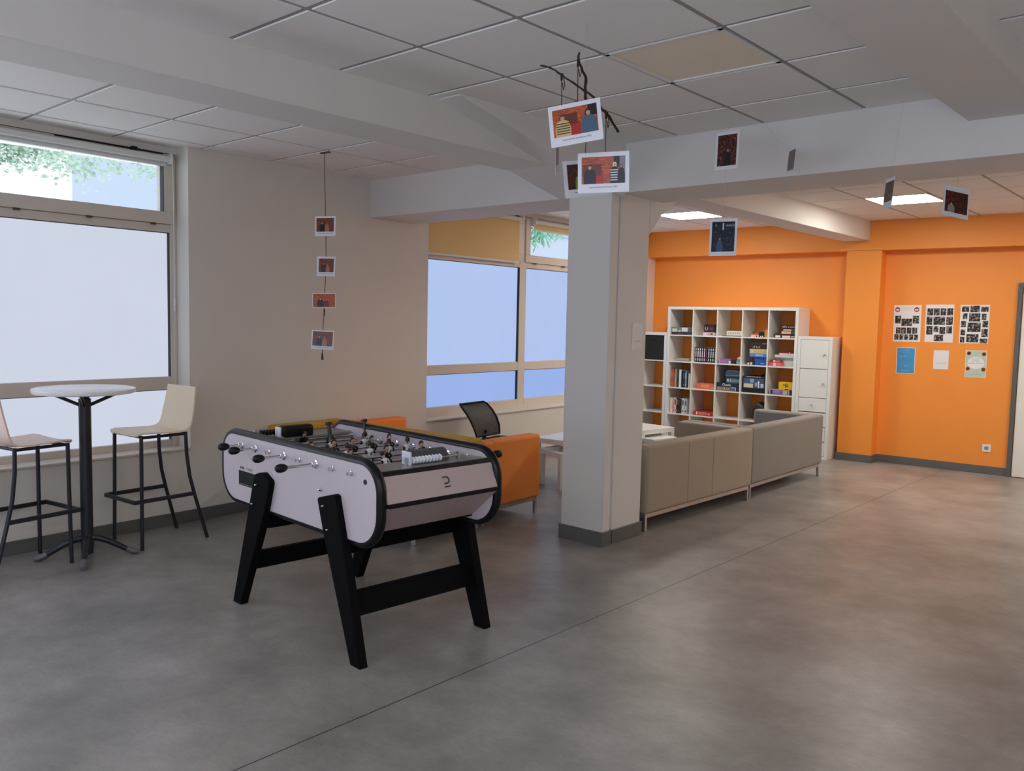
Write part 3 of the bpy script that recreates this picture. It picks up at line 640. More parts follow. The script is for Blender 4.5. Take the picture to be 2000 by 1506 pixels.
# ------------------------------------------------------------------ sofas
def sofa(label, loc, rotz, m, seams=False, H=.668, T=.135):
    """local: back along x on the -y side (y=0), seat opens to +y; length 1.72, depth .74"""
    t = thing('two_seat_sofa', label, 'sofa', loc, rotz); L_, D, Z0 = 1.72, .735, .135
    b = MB(); b.box(0, L_, 0, T, Z0, H); bk = b.build('backrest', m, t, bevel=.026, seg=4)
    if seams:
        b = MB()
        for x in (.60, 1.0): b.tube([(x, -.0005, Z0+.02), (x, -.0008, .4), (x, -.0005, H-.02)], .0022, 6)
        b.build('seam', m, bk)
    for x0 in (0, L_-T): MB().box(x0+.001, x0+T-.001, T-.004, D, Z0, H).build('armrest', m, t, bevel=.026, seg=4)
    MB().box(T-.002, L_-T+.002, T-.01, D-.01, Z0+.002, .30).build('seat_base', m, t, bevel=.015, seg=3)
    MB().box(T+.004, L_-T-.004, T+.002, D-.005, .298, .425).build('seat_cushion', m, t, bevel=.03, seg=4)
    b = MB(); zf = .105
    for y in (.03, D-.03): b.box(.02, L_-.02, y-.012, y+.012, zf, Z0+.004)
    for x in (.03, L_-.03): b.box(x-.012, x+.012, .02, D-.02, zf, Z0+.004)
    b.build('frame', 'steel', t, bevel=.002, seg=1)
    for x in (.03, L_-.03):
        for y in (.03, D-.03): MB().box(x-.0125, x+.0125, y-.0125, y+.0125, 0, zf+.002).build('leg', 'steel', t, bevel=.002, seg=1)
    return t
aS = atan2(2.875-2.76, 7.29-5.605)
sofa('beige grey two seat sofa right behind the pillar, back towards the floor', (2.775, 5.60, 0), pi/2-aS, 'greige', True)
sofa('darker grey two seat sofa nearest the white bookcase', (2.878, 7.335, 0), pi/2-aS*.55, 'grey')
sofa('orange two seat sofa with its side to the pillar', (.05, 4.855, 0), 0, 'orangef', False, .662)
sofa('mustard yellow two seat sofa directly behind the football table', (1.77, 4.848, 0), pi, 'mustard', False, .700, .16)

# ------------------------------------------------------------------ small white tables
def side_table(label, c, rotz, s, h, th):
    t = thing('side_table', label, 'side table', (c[0], c[1], 0), rotz, None); q = s/2
    MB().box(-q, q, -q, q, h-th, h).build('tabletop', 'white', t, bevel=.002, seg=1)
    for sx in (-1, 1):
        for sy in (-1, 1): MB().box(sx*q-(.05 if sx > 0 else 0), sx*q+(.05 if sx < 0 else 0), sy*q-(.05 if sy > 0 else 0), sy*q+(.05 if sy < 0 else 0), 0, h-th+.001).build('leg', 'white', t, bevel=.0015, seg=1)
    return t
side_table('taller white square side table seen just right of the pillar', (1.215, 8.16), -radians(10.3), .55, .45, .05)
side_table('low white side table pushed under the one right of the pillar', (1.43, 8.06), -radians(10.3), .40, .37, .04)
side_table('taller white side table beside the orange sofa end', (1.21, 6.87), radians(4), .55, .45, .05)
side_table('low white side table in front of the orange sofa end', (1.262, 6.70), radians(-22), .40, .35, .05)

# ------------------------------------------------------------------ mesh office chair
t = thing('office_chair', 'black office chair with curved net backrest behind the orange sofa', 'chair', (.62, 6.50, 0), -pi/2+.10)
# local: faces +y
def chair_back():
    b = MB(); rows = [(-.18, .43, .205), (-.20, .51, .222), (-.24, .59, .230), (-.295, .66, .232), (-.36, .72, .225), (-.395, .742, .205)]
    return rows
rows = chair_back(); fr = []
fr = [(x, y, z) for y, z, x in rows]+[(-x, y, z) for y, z, x in reversed(rows)]
MB().tube(fr, .011, 8, closed=True).build('backrest_frame', 'blackp', t, smooth=True)
b = MB(); vs = []; fs = []
for (y, z, x) in rows:
    for i in range(9): xx = -x+2*x*i/8; vs.append((xx, y-.03*(1-(xx/x)**2), z))
for k in range(len(rows)-1):
    for i in range(8): q = k*9+i; fs.append((q, q+1, q+10, q+9))
b.add(vs, fs); b.build('backrest_net', 'net', t, smooth=True)
b = MB(); b.tube([(0, -.215, .48), (0, -.24, .40), (0, -.10, .36)], .02, 8); b.build('back_support', 'blackp', t)
b = MB(); b.prism(rrect(-.225, .225, -.20, .22, .07, 6), 'z', .355, .41); b.build('seat', 'blackp', t, bevel=.02, seg=3)
b = MB(); b.cyl((0, 0, .10), (0, 0, .36), .026); b.build('gas_lift', 'blackp', t, smooth=True)
for k in range(5):
    a = radians(18+72*k+63); b = MB(); b.tube([(cos(a)*.03, sin(a)*.03, .13), (cos(a)*.30, sin(a)*.30, .075)], [.028, .016], 8); l = b.build('base_arm', 'blackp', t, smooth=True)
    b = MB(); b.cyl((cos(a)*.31-.012*sin(a), sin(a)*.31+.012*cos(a), .028), (cos(a)*.31+.012*sin(a), sin(a)*.31-.012*cos(a), .028), .028); b.build('caster', 'blackp', l, smooth=True)

# ------------------------------------------------------------------ shelving
BX0, BX1, BY0, BY1 = .44, 2.212, 10.172, 10.56
bk = thing('bookcase', 'large white open bookcase of five by five cubes against the orange wall', 'bookcase', (BX0, BY0, 0))
BW = BX1-BX0; BD = BY1-BY0; BH = 1.82; OT, IT = .038, .016
PX = (BW-2*OT+IT)/5; PZ = (BH-2*OT+IT)/5
b = MB(); b.box(0, BW, 0, BD, BH-OT, BH).box(0, BW, 0, BD, 0, OT).box(0, OT, 0, BD, OT, BH-OT).box(BW-OT, BW, 0, BD, OT, BH-OT); b.build('outer_frame', 'white', bk, bevel=.0015, seg=1)
for k in range(1, 5): MB().box(OT+k*PX-IT, OT+k*PX, .003, BD, OT, BH-OT).build('upright', 'whitem', bk)
for k in range(1, 5):
    z = BH-OT-k*PZ+IT
    MB().box(OT, BW-OT, .002, BD, z-IT, z).build('shelf', 'white', bk)
def cell(r, c):
    """left x, right x, floor z of a cell, row 1 on top, column 1 at the left"""
    x0 = BX0+OT+(c-1)*PX; return x0, x0+PX-IT, BH-OT-r*PZ+IT
su = thing('shelf_unit', 'narrow white shelf column left of the big bookcase', 'shelf unit', (.02, 10.172, 0))
b = MB(); b.box(0, .415, 0, BD, 1.47-OT, 1.47).box(0, .415, 0, BD, 0, OT).box(0, OT, 0, BD, OT, 1.47-OT).box(.415-OT, .415, 0, BD, OT, 1.47-OT); b.build('outer_frame', 'white', su, bevel=.0015, seg=1)
for k in range(1, 4): z = 1.47-OT-k*.351+IT; MB().box(OT, .415-OT, .002, BD, z-IT, z).build('shelf', 'white', su)
t = thing('storage_box', 'black fabric storage box in the top of the narrow shelf column', 'box', (.228, 10.18, 1.47-OT-.335))
b = MB(); b.box(-.163, .163, 0, .36, .001, .322); b.build('body', mat('black_felt', (.016, .015, .014), .85, var=.4, scale=60, bump=.4, bscale=200), t, bevel=.006, seg=2)
b = MB(); b.prism(rrect(-.04, .04, .255, .28, .008, 3), 'y', -.002, .004); b.build('grip', 'blackp', t)
cb = thing('cabinet', 'white door cabinet right of the bookcase by the orange column', 'cabinet', (2.216, 10.172, 0))
CW_, CH_ = .415, 1.475
b = MB(); b.box(0, CW_, 0, BD, CH_-OT, CH_).box(0, CW_, 0, BD, 0, OT).box(0, OT, 0, BD, OT, CH_-OT).box(CW_-OT, CW_, 0, BD, OT, CH_-OT).box(OT, CW_-OT, BD-.01, BD, OT, CH_-OT)
for k in range(1, 4): z = CH_-OT-k*.351+IT; b.box(OT, CW_-OT, .02, BD, z-IT, z)
b.build('body', 'white', cb, bevel=.0015, seg=1)
for k in range(4):
    z1 = CH_-OT-k*.351-.003; z0 = z1-(.343 if k < 2 else .163)
    parts_ = [(z0, z1)] if k < 2 else [(z0, z1), (z0-.174, z1-.174)]
    for (a, c) in parts_:
        dd = MB().box(OT+.003, CW_-OT-.003, .002, .02, a, c).build('door' if k < 2 else 'drawer', 'white', cb, bevel=.002, seg=1)
        kx = CW_-OT-.045 if k < 2 else CW_/2
        kb = MB(); kb.lathe([(.005, .002), (.005, -.010), (.012, -.014), (.012, -.021), (.004, -.024)], 14, o=(kx, 0, (a+c)/2), ax='y'); kb.build('knob', 'steel', dd, smooth=True)

# ------------------------------------------------------------------ books and games
def game(name, label, cat, x0, x1, z, h, col, y0=.03, dep=.26, yaw=0, group=None, side=None, art=(), words=None, wc=(235, 235, 235), wsize=None):
    """a flat box on a shelf; art: (fx0, fx1, fz0, fz1, colour) patches printed on its front"""
    w = x1-x0; o = thing(name, label, cat, ((x0+x1)/2, BY0+y0, z), yaw, group)
    b = MB(); b.box(-w/2, w/2, 0, dep, 0, h*.94 if h > .03 else h)
    body = b.build('box_body' if cat != 'book' else 'cover', solid(*col), o, bevel=.0012, seg=1)
    if h > .03:
        MB().box(-w/2-.001, w/2+.001, -.001, dep+.001, h*.30, h).build('lid', solid(*(side or col)), o, bevel=.0012, seg=1)
    if art:
        p = MB(); ms = []
        for k, (a, c, e, g, cc) in enumerate(art):
            p.box(-w/2+a*w, -w/2+c*w, -.0022-.0003*k, -.0006, e*h, g*h, k); ms.append(solid(*cc))
        p.build('artwork', ms, o)
    if words:
        fm = face_mtx((-w/2+words[1]*w, -.0042, words[2]*h), (1, 0, 0), (0, 0, 1))
        if isinstance(words[0], str): text('lettering', words[0], wsize or h*.45, solid(*wc), o, fm, bold=.0004)
        else: scribble(o, solid(*wc), fm, words[3]*w, wsize or h*.45, words[0], len(name)+int(z*100))
    return o
G = 'games on the white bookcase'
x0, x1, z = cell(1, 1)
game('board_game', 'dark flat game under the grey box in the top left cube', 'board game', x0+.015, x1-.012, z, .028, (52, 48, 46), art=[(.3, .6, .2, .7, (120, 60, 70)), (.75, .95, .2, .6, (90, 110, 100))])
game('board_game', 'pale grey patterned game box in the top left cube', 'board game', x0+.012, x1-.015, z+.0285, .072, (120, 126, 124), art=[(.03, .27, .15, .75, (205, 205, 188)), (.33, .45, .05, .5, (190, 195, 190)), (.5, .78, .25, .95, (215, 215, 220)), (.8, .98, .2, .9, (84, 96, 100)), (.0, 1, .0, .1, (40, 44, 46))])
x0, x1, z = cell(1, 2)
game('card_box', 'pinkish white small box under a dark one, second cube top row', 'box', x0+.115, x0+.275, z, .042, (214, 196, 200), dep=.12, y0=.06, art=[(.35, .6, .1, .9, (190, 160, 180)), (.65, .85, .2, .8, (120, 70, 60))])
game('card_box', 'dark box standing on a pale one, second cube of top row', 'box', x0+.125, x0+.275, z+.0425, .105, (44, 26, 24), dep=.11, y0=.062, art=[(.5, .95, .1, .75, (74, 38, 34)), (.55, .8, .3, .6, (110, 72, 66))], words=('U', .25, .42), wc=(225, 215, 205), wsize=.06)
x0, x1, z = cell(1, 3)
game('booklet', 'thin dark booklet under the white box, middle cube of top row', 'booklet', x0+.05, x1-.01, z, .010, (74, 82, 76), dep=.2)
game('board_game', 'plain white game box with black letters, middle of top row', 'board game', x0+.115, x1-.004, z+.0105, .058, (226, 224, 216), words=([1, 1, 2, 1, 1, 1], .5, .5, .8), wc=(40, 40, 40), wsize=.026)
x0, x1, z = cell(1, 4)
game('card_box', 'white and pink small box, lowest, fourth cube of top row', 'box', x0+.10, x0+.20, z, .026, (232, 190, 184), dep=.14, art=[(.65, .8, .1, .8, (60, 20, 20))])
game('card_box', 'red small box, middle of its stack, fourth cube of top row', 'box', x0+.11, x0+.20, z+.0265, .018, (200, 92, 88), dep=.13)
game('card_box', 'olive brown small box topping the red one, fourth cube', 'box', x0+.125, x0+.215, z+.045, .022, (74, 48, 32), dep=.13, art=[(.3, .9, .3, .7, (150, 120, 70))])
game('card_box', 'black box with white marks, fourth cube of top row', 'box', x0+.205, x0+.272, z, .066, (18, 14, 14), dep=.12, art=[(.25, .45, .05, .25, (230, 230, 225)), (.6, .8, .1, .3, (230, 230, 225))])
game('card_box', 'small orange brown box at the right of the fourth cube', 'box', x0+.275, x1-.006, z, .10, (200, 140, 66), dep=.12)
x0, x1, z = cell(1, 5)
stk = [(.075, x1-.006-x0, .034, (26, 24, 24), 'black game with white figures, bottom of top right cube', [(.0, .25, .2, .9, (225, 225, 220)), (.34, .76, .1, .9, (236, 205, 196)), (.8, .97, .3, .7, (190, 190, 185))]),
       (.14, x1-.006-x0, .010, (70, 30, 28), 'thin maroon game second in the top right cube stack', []),
       (.145, x1-.008-x0, .040, (60, 44, 38), 'brown and cream game, middle of the top right stack', [(.0, .68, .15, .95, (222, 180, 142)), (.72, .98, .2, .9, (70, 84, 80))]),
       (.16, x1-.006-x0, .026, (56, 22, 22), 'dark game with cream band, upper in top right stack', [(.03, .65, .2, .8, (236, 200, 180)), (.68, .95, .4, .7, (130, 120, 115))]),
       (.135, x1-.006-x0, .048, (48, 14, 18), 'dark red game with pale writing topping the top right stack', [(.06, .16, .3, .7, (170, 120, 120))])]
zz = z
for k, (a, c, h, col, lb, art) in enumerate(stk):
    game('board_game', lb, 'board game', x0+a, x0+c, zz, h, col, art=art, y0=.03+.006*k, words=([4, 2, 3, 2], .56, .5, .8) if k == 4 else None, wc=(205, 170, 170), wsize=.026); zz += h+.0006
x0, x1, z = cell(2, 1)
game('booklet', 'grey booklet lying lowest in the second row left cube', 'booklet', x0+.08, x1-.01, z, .014, (150, 146, 128), dep=.21)
game('booklet', 'paler grey booklet on top in the second row left cube', 'booklet', x0+.085, x1-.05, z+.0145, .020, (176, 172, 156), dep=.2)
# manga row
x0, x1, z = cell(2, 2)
bw = (x1-x0-.02)/10
cols = [(20, 19, 22)]*10
def manga(k):
    o = thing('comic_book', MLAB[k], 'book', (x0+.012+bw*(k+.5), BY0+.05, z), 0, 'black spined comics in the second row')
    tl = -.04*(k-6) if k > 6 else 0
    sp = MB(); sp.box(-bw/2+.001, bw/2-.001, 0, .12, .0005, .195); s_ = sp.build('cover', solid(20, 18, 22), o, bevel=.001, seg=1)
    MB().box(-bw/2+.003, bw/2-.003, .004, .121, .003, .1955).build('pages', solid(205, 196, 178), o)
    cc = [(205, 200, 205), (226, 226, 222), (228, 228, 226), (214, 190, 214), (222, 196, 218), (120, 70, 50), (214, 214, 210), (210, 216, 210), (216, 222, 214), (150, 170, 160)][k]
    p = MB(); p.box(-bw*.22, bw*.22, -.0012, .0002, .065, .145); p.box(-bw*.24, bw*.20, -.0012, .0002, .018, .05); p.box(-bw*.22, bw*.25, -.0012, .0002, .155, .182); p.build('spine_print', solid(*cc), o)
    return o
MLAB = ['black comic at the left end of the black spined row', 'second black comic from the left in the black row', 'third black comic from the left in the black row', 'fourth comic with lilac print in the black row', 'fifth comic with pink print in the black row',
        'comic with brown print and round mark in the black row', 'seventh black comic in the black spined row', 'third black comic from the right end of the row', 'second black comic from the right end of the row', 'black comic at the right end, faint greenish print']
for k in range(10): manga(k)
x0, x1, z = cell(2, 3)
game('board_game', 'purple game box in the middle cube of the second row', 'board game', x0+.025, x0+.185, z, .058, (150, 112, 164), art=[(.85, 1, .05, .6, (232, 222, 214)), (.0, .08, .1, .9, (196, 170, 160))], words=([6], .45, .5, .6), wc=(184, 150, 196), wsize=.028)
game('board_game', 'dark red game box between purple and teal ones, second row', 'board game', x0+.19, x0+.255, z, .052, (70, 22, 26), art=[(.5, 1, .05, .5, (28, 22, 24))])
game('card_box', 'teal small box under a cream bag, second row middle cube', 'box', x0+.262, x1-.005, z, .050, (110, 140, 136), dep=.12, art=[(.1, .9, .2, .6, (150, 176, 172))])
b = MB(); b.lathe([(.030, 0), (.034, .008), (.030, .024), (.018, .038), (.003, .042)], 16); o = b.build('cloth_bag', solid(232, 178, 130), None, smooth=True, loc=(x1-.045, BY0+.09, z+.0505)); tag(o, 'cream orange pouch lying on the teal box', 'pouch')
x0, x1, z = cell(2, 4)
game('board_game', 'royal blue game box standing lowest in the fourth cube', 'board game', x0+.165, x1-.012, z, .105, (36, 84, 168), art=[(.05, .6, .78, .95, (20, 40, 90)), (.7, .8, .65, .95, (16, 30, 70)), (.5, .85, .2, .28, (150, 180, 220))])
game('board_game', 'light blue game box, middle of the fourth cube stack', 'board game', x0+.092, x1-.006, z+.1055, .042, (92, 140, 200), art=[(.35, .75, .3, .7, (170, 190, 214))])
game('board_game', 'cream and yellow game box above the light blue one', 'board game', x0+.092, x1-.006, z+.148, .054, (206, 196, 170), art=[(.25, .72, .2, .9, (216, 176, 96)), (.75, .98, .2, .9, (190, 176, 130))])
game('board_game', 'dark brown game box topping the fourth cube stack', 'board game', x0+.10, x1-.006, z+.2025, .088, (48, 28, 26), art=[(.70, .98, .72, .86, (150, 110, 116))], words=([2, 3], .38, .28, .45), wc=(230, 220, 210), wsize=.026)
game('card_box', 'small black and white box left of the royal blue one', 'box', x0+.06, x0+.155, z, .045, (50, 48, 50), dep=.10, art=[(.1, .35, .1, .6, (210, 210, 205)), (.5, .75, .1, .7, (222, 222, 218))])
x0, x1, z = cell(2, 5)
game('card_box', 'red and pink small box, lower, second row right cube', 'box', x0+.012, x0+.175, z, .046, (214, 96, 100), dep=.06, y0=.008, art=[(.35, .6, .1, .9, (240, 190, 190)), (.7, .9, .2, .8, (230, 140, 120))])
game('card_box', 'dark red small box, upper, second row right cube', 'box', x0+.025, x0+.17, z+.0465, .034, (140, 52, 54), dep=.055, y0=.010, art=[(.3, .5, .2, .8, (240, 210, 205)), (.55, .9, .1, .8, (205, 120, 96))])
zz = z
for k, (a, h, lb) in enumerate([(.16, .036, 'white flat box, lowest in the second row right cube'), (.09, .036, 'white flat box second from the bottom, right cube'), (.075, .034, 'white flat box third from the bottom, right cube'), (.07, .034, 'white flat box, longest, near the top of the right cube'), (.125, .020, 'thin white folder on the white boxes, right cube')]):
    game('flat_box', lb, 'box', x0+a, x1-.006, zz, h, (196+3*k, 204+2*k, 196+2*k), y0=.078 if k < 3 else .05, dep=.2); zz += h+.0006
game('folder', 'dark red folder lying on the white boxes, right cube', 'folder', x0+.135, x1-.008, zz, .022, (126, 22, 26), y0=.06, dep=.2, art=[(.2, .5, .3, .6, (170, 60, 60)), (.6, .65, .3, .9, (220, 190, 180))])
# upright book rows
def books(r, c, spec, grp, dep=.15):
    x0, x1, z = cell(r, c); x = x0+.012
    for (w, h, lean, col, lb, pr) in spec:
        o = thing('book', lb, 'book', (x+w/2+sin(lean)*h*.0, BY0+.05, z), 0, grp)
        mt = Matrix.Translation((0, 0, .0)) @ Matrix.Rotation(lean, 4, 'Y')
        b = MB(); b.X = mt; b.box(-w/2+.0006, w/2-.0006, 0, dep, 0.0008+abs(sin(lean))*w/2, h); b.build('cover', solid(*col), o, bevel=.001, seg=1)
        b = MB(); b.X = mt; b.box(-w/2+.003, w/2-.003, .004, dep+.001, .004+abs(sin(lean))*w/2, h+.0006); b.build('pages', solid(220, 212, 196), o)
        if pr: b = MB(); b.X = mt; b.box(-w*.24, w*.24, -.0012, .0002, h*.55, h*.88); b.box(-w*.24, w*.24, -.0012, .0002, h*.12, h*.22); b.build('spine_print', solid(*pr), o)
        x += w+.0012+(abs(sin(lean))*h if lean else 0)*.0
books(3, 1, [(.022, .236, 0, (200, 92, 62), 'salmon red book at the left end, third row', (220, 130, 100)), (.020, .236, 0, (188, 74, 50), 'second red book from the left, third row', (216, 120, 90)), (.020, .190, 0, (120, 118, 110), 'short grey book after the red ones, third row', None),
            (.020, .238, 0, (204, 170, 104), 'tan yellow book, third row', (180, 140, 80)), (.034, .236, 0, (44, 42, 36), 'thick dark olive book, third row', (70, 90, 50)), (.034, .234, 0, (226, 232, 236), 'thick white book among dark ones, third row', None),
            (.020, .228, 0, (16, 18, 26), 'black book right of the thick white one', None), (.032, .226, 0, (34, 44, 60), 'navy book, third row', (90, 110, 140)), (.026, .222, 0, (120, 140, 152), 'blue grey book, third row', (190, 205, 210)), (.020, .20, 0, (22, 26, 30), 'thin black book second from the right, third row', None), (.022, .192, 0, (206, 212, 196), 'pale green white book at the right end, third row', None)], 'upright books in the third row')
books(4, 1, [(.040, .205, 0, (222, 214, 204), 'thick white binder at the left end, fourth row', (230, 226, 218)), (.016, .208, 0, (214, 120, 108), 'pink red book beside the white binder', (236, 200, 190)), (.014, .206, 0, (232, 200, 192), 'pale pink book, fourth row', (200, 90, 80)), (.022, .206, 0, (226, 190, 184), 'pink book with dark picture, fourth row', (70, 40, 40)),
            (.020, .212, .0, (30, 24, 24), 'black book with white edge, fourth row', (200, 190, 180)), (.030, .204, .0, (48, 40, 36), 'dark brown book, fourth row', (110, 90, 76)), (.026, .20, 0, (70, 56, 46), 'brown book, fourth row', (40, 30, 28)),
            (.038, .206, 0, (214, 218, 212), 'thick white book, fourth row', (120, 70, 60)), (.040, .20, 0, (196, 204, 206), 'pale grey book with picture at the right end, fourth row', (90, 110, 120))], 'upright books in the fourth row')
x0, x1, z = cell(3, 2)
game('board_game', 'salmon orange game box in the third row', 'board game', x0+.05, x1-.006, z, .072, (224, 116, 80), art=[(.02, .12, .1, .8, (190, 120, 96)), (.30, .72, .3, .85, (240, 146, 104)), (.8, .97, .05, .5, (196, 150, 134))])
x0, x1, z = cell(3, 3)
game('board_game', 'grey game box with cream writing at the stack bottom, third row', 'board game', x0+.008, x1-.006, z, .052, (96, 92, 84), art=[(.02, .22, .1, .9, (140, 142, 128)), (.64, .82, .15, .9, (90, 108, 150)), (.62, .84, .85, .95, (225, 225, 220)), (.82, .84, .1, .95, (225, 225, 220)), (.86, 1, .0, 1, (30, 28, 26))], words=([7], .43, .5, .34), wc=(240, 210, 160), wsize=.030)
game('board_game', 'navy game box with white title Cluedo, third row', 'board game', x0+.004, x1-.004, z+.0525, .052, (34, 42, 58), words=('Cluedo', .44, .5), wc=(240, 240, 240), wsize=.040)
game('game_bag', 'slate blue patterned game box above the Cluedo one', 'board game', x0+.135, x1-.008, z+.105, .062, (74, 96, 112), art=[(.06, .2, .3, .8, (190, 205, 210)), (.28, .36, .2, .9, (160, 184, 190)), (.42, .95, .2, .75, (110, 140, 150))])
b = MB(); b.prism(rrect(-.10, .10, 0, .105, (.02, .02, .045, .045), 5), 'y', 0, .2); o = b.build('zip_bag', solid(62, 72, 92), None, bevel=.014, seg=3, loc=(x1-.112, BY0+.04, z+.1675)); tag(o, 'dark blue zipped bag at the top of the Cluedo stack', 'bag')
MB().box(-.098, .098, -.0025, .002, .034, .040).build('zip', solid(150, 170, 190), o)
x0, x1, z = cell(3, 4)
game('board_game', 'flat black game box at the bottom of its cube, third row', 'board game', x0+.02, x1-.01, z, .058, (14, 18, 24))
game('board_game', 'blue illustrated game box on the flat black one, third row', 'board game', x0+.022, x1-.014, z+.0585, .125, (64, 84, 116), art=[(.04, .46, .05, .45, (214, 206, 172)), (.10, .28, .5, .95, (74, 90, 140)), (.32, .50, .55, .95, (150, 164, 184)), (.55, .66, .2, .6, (150, 170, 190)), (.69, .74, .05, .75, (236, 240, 244)), (.80, .94, .1, .5, (190, 196, 214)), (.95, 1, 0, 1, (40, 52, 60))])
o = game('tray_lid', 'dark lid with a knob on the blue illustrated box', 'lid', x0+.018, x1-.012, z+.184, .026, (34, 36, 42), art=[(.15, .8, .5, .9, (150, 148, 146))])
b = MB(); b.lathe([(.020, 0), (.026, .012), (.02, .026), (.002, .03)], 14, o=(.08, .1, .026)); b.build('knob', solid(60, 26, 22), o, smooth=True)
x0, x1, z = cell(3, 5)
game('board_game', 'purple game box outlined in white, third row right cube', 'board game', x0+.035, x1-.008, z, .068, (112, 96, 130), art=[(.0, .86, .9, .97, (220, 212, 200)), (.84, .86, .05, .97, (226, 220, 206)), (.0, .02, .05, .97, (220, 212, 200)), (.03, .12, .15, .8, (40, 36, 44)), (.14, .46, .25, .8, (150, 124, 190)), (.58, .78, .1, .8, (190, 176, 120)), (.87, 1, .0, 1, (44, 52, 44))])
game('board_game', 'bright yellow game box lying on the purple one', 'board game', x0+.145, x1-.008, z+.0685, .092, (230, 186, 26), art=[(.3, .45, .45, .75, (150, 140, 60)), (.48, .56, .3, .85, (60, 52, 24)), (.6, .7, .35, .7, (130, 110, 40)), (.45, .7, .0, .1, (50, 40, 20))])
x0, x1, z = cell(4, 2)
game('board_game', 'red game box in the fourth row', 'board game', x0+.035, x1-.006, z, .058, (168, 40, 40), art=[(.12, .2, .25, .85, (244, 220, 216)), (.24, .66, .2, .85, (214, 120, 104)), (.7, .82, .2, .7, (226, 130, 120))])
x0, x1, z = cell(4, 4)
b = MB(); b.prism(rrect(-.085, .085, 0, .20, .05, 6), 'y', -.09, .09); o = b.build('cushion', speckle_mat('brown_weave', (.012, .008, .006), (.09, .06, .03), 90, .5, .62), None, bevel=.03, seg=3)
o.matrix_world = Matrix.Translation((x1-.155, BY0+.13, z+.034)) @ Matrix.Rotation(radians(28), 4, 'Y'); tag(o, 'dark brown patterned cushion leaning in a fourth row cube', 'cushion')
x0, x1, z = cell(4, 5)
game('flat_box', 'white framed box with a cream centre, fourth row right cube', 'box', x0+.10, x1-.06, z, .125, (214, 208, 196), art=[(.15, .72, .3, .75, (222, 196, 164)), (.78, .95, .2, .75, (150, 92, 60))])

# ------------------------------------------------------------------ posters on the orange wall
def sheet(name, label, cat, x0, x1, z0, z1, m='paper', tilt=0.0, y=YO):
    t = thing(name, label, cat, ((x0+x1)/2, y-.0012, (z0+z1)/2)); t.rotation_euler = (0, tilt, 0); w, h = (x1-x0)/2, (z1-z0)/2
    MB().box(-w, w, -.0006, .0008, -h, h).build('sheet', m, t); return t, w, h
photo_m = speckle_mat('dark_photo', (.010, .009, .009), (.42, .37, .34), 38, .50, .66)
def thumbs(t, w, h, cells_):
    b = MB()
    for (a, c, e, g) in cells_: b.box(-w+2*w*a, -w+2*w*c, -.0012, -.0004, h-2*h*g, h-2*h*e)
    b.build('photo_prints', photo_m, t)
t, w, h = sheet('poster', 'collage poster with two red badges at its top, left of three', 'poster', 3.198, 3.495, 1.442, 1.868, tilt=-.012)
thumbs(t, w, h, [(.05, .27, .29, .50), (.70, .93, .29, .50), (.29, .68, .37, .57), (.10, .27, .61, .78), (.29, .47, .61, .78), (.50, .67, .61, .78), (.70, .88, .61, .78), (.05, .21, .80, .95), (.24, .39, .80, .95), (.42, .56, .80, .95), (.60, .74, .80, .95), (.77, .92, .80, .95)])
for x in (-w+2*w*.13, -w+2*w*.83):
    b = MB(); b.lathe([(.0005, -.0012), (.028, -.0012), (.028, -.0004)], 20, o=(x, 0, h-.052), ax='y'); b.build('badge', solid(150, 44, 40), t); b = MB(); b.box(x-.02, x+.02, -.0016, -.0011, h-.056, h-.044).box(x-.014, x+.014, -.0016, -.0011, h-.066, h-.060); b.build('badge_print', 'paper', t)
MB().box(-.06, .06, -.001, -.0004, h-.036, h-.033).box(-.06, .06, -.001, -.0004, h-.060, h-.058).build('lettering', solid(196, 160, 160), t)
t, w, h = sheet('poster', 'collage poster of dark photos, middle one of three', 'poster', 3.541, 3.836, 1.447, 1.876, tilt=-.01)
thumbs(t, w, h, [(.06, .27, .10, .29), (.29, .50, .10, .29), (.53, .73, .10, .29), (.76, .97, .10, .29), (.04, .25, .32, .54), (.29, .70, .32, .54), (.74, .97, .32, .54), (.05, .27, .57, .80), (.31, .48, .57, .73), (.52, .72, .59, .78), (.76, .96, .57, .76), (.33, .66, .80, .97)])
t, w, h = sheet('poster', 'collage poster of dark photos nearest the door', 'poster', 3.9, 4.19, 1.446, 1.875, tilt=-.012)
thumbs(t, w, h, [(.05, .30, .04, .18), (.34, .66, .02, .19), (.70, .96, .05, .18), (.09, .25, .22, .37), (.31, .69, .22, .43), (.74, .90, .23, .39), (.04, .21, .42, .58), (.27, .72, .46, .70), (.78, .97, .41, .58), (.04, .20, .64, .79), (.25, .66, .76, .97), (.76, .97, .62, .83), (.03, .18, .83, .98), (.71, .97, .87, .99)])
t, w, h = sheet('poster', 'small blue poster with pale handwriting', 'poster', 3.252, 3.456, 1.071, 1.374, tilt=-.012)
MB().box(-w+.006, w-.006, -.0011, -.0005, -h+.006, h-.006).build('print', mat('blue_print', lin(70, 150, 206), .5, var=.1, scale=12), t)
for k, (zz, wd_, sz, xx, wr) in enumerate([(.118, .11, .014, 0, [7]), (.098, .07, .008, 0, [3, 5]), (.05, .085, .015, -.035, [4, 4]), (.026, .04, .013, -.06, [3]), (-.055, .06, .010, .02, [5, 2]), (-.068, .045, .008, .01, [4]), (-.115, .10, .012, 0, [4, 6])]): scribble(t, solid(170, 210, 232), face_mtx((xx, -.0016, zz), (1, 0, .05), (0, 0, 1)), wd_, sz, wr, k+20)
t, w, h = sheet('notice', 'small white notice between the blue and the teal poster', 'notice', 3.65, 3.808, 1.142, 1.356, tilt=-.01)
scribble(t, 'inkgrey', face_mtx((0, -.0014, -.038), (1, 0, 0), (0, 0, 1)), .115, .009, [5, 6, 4], 31)
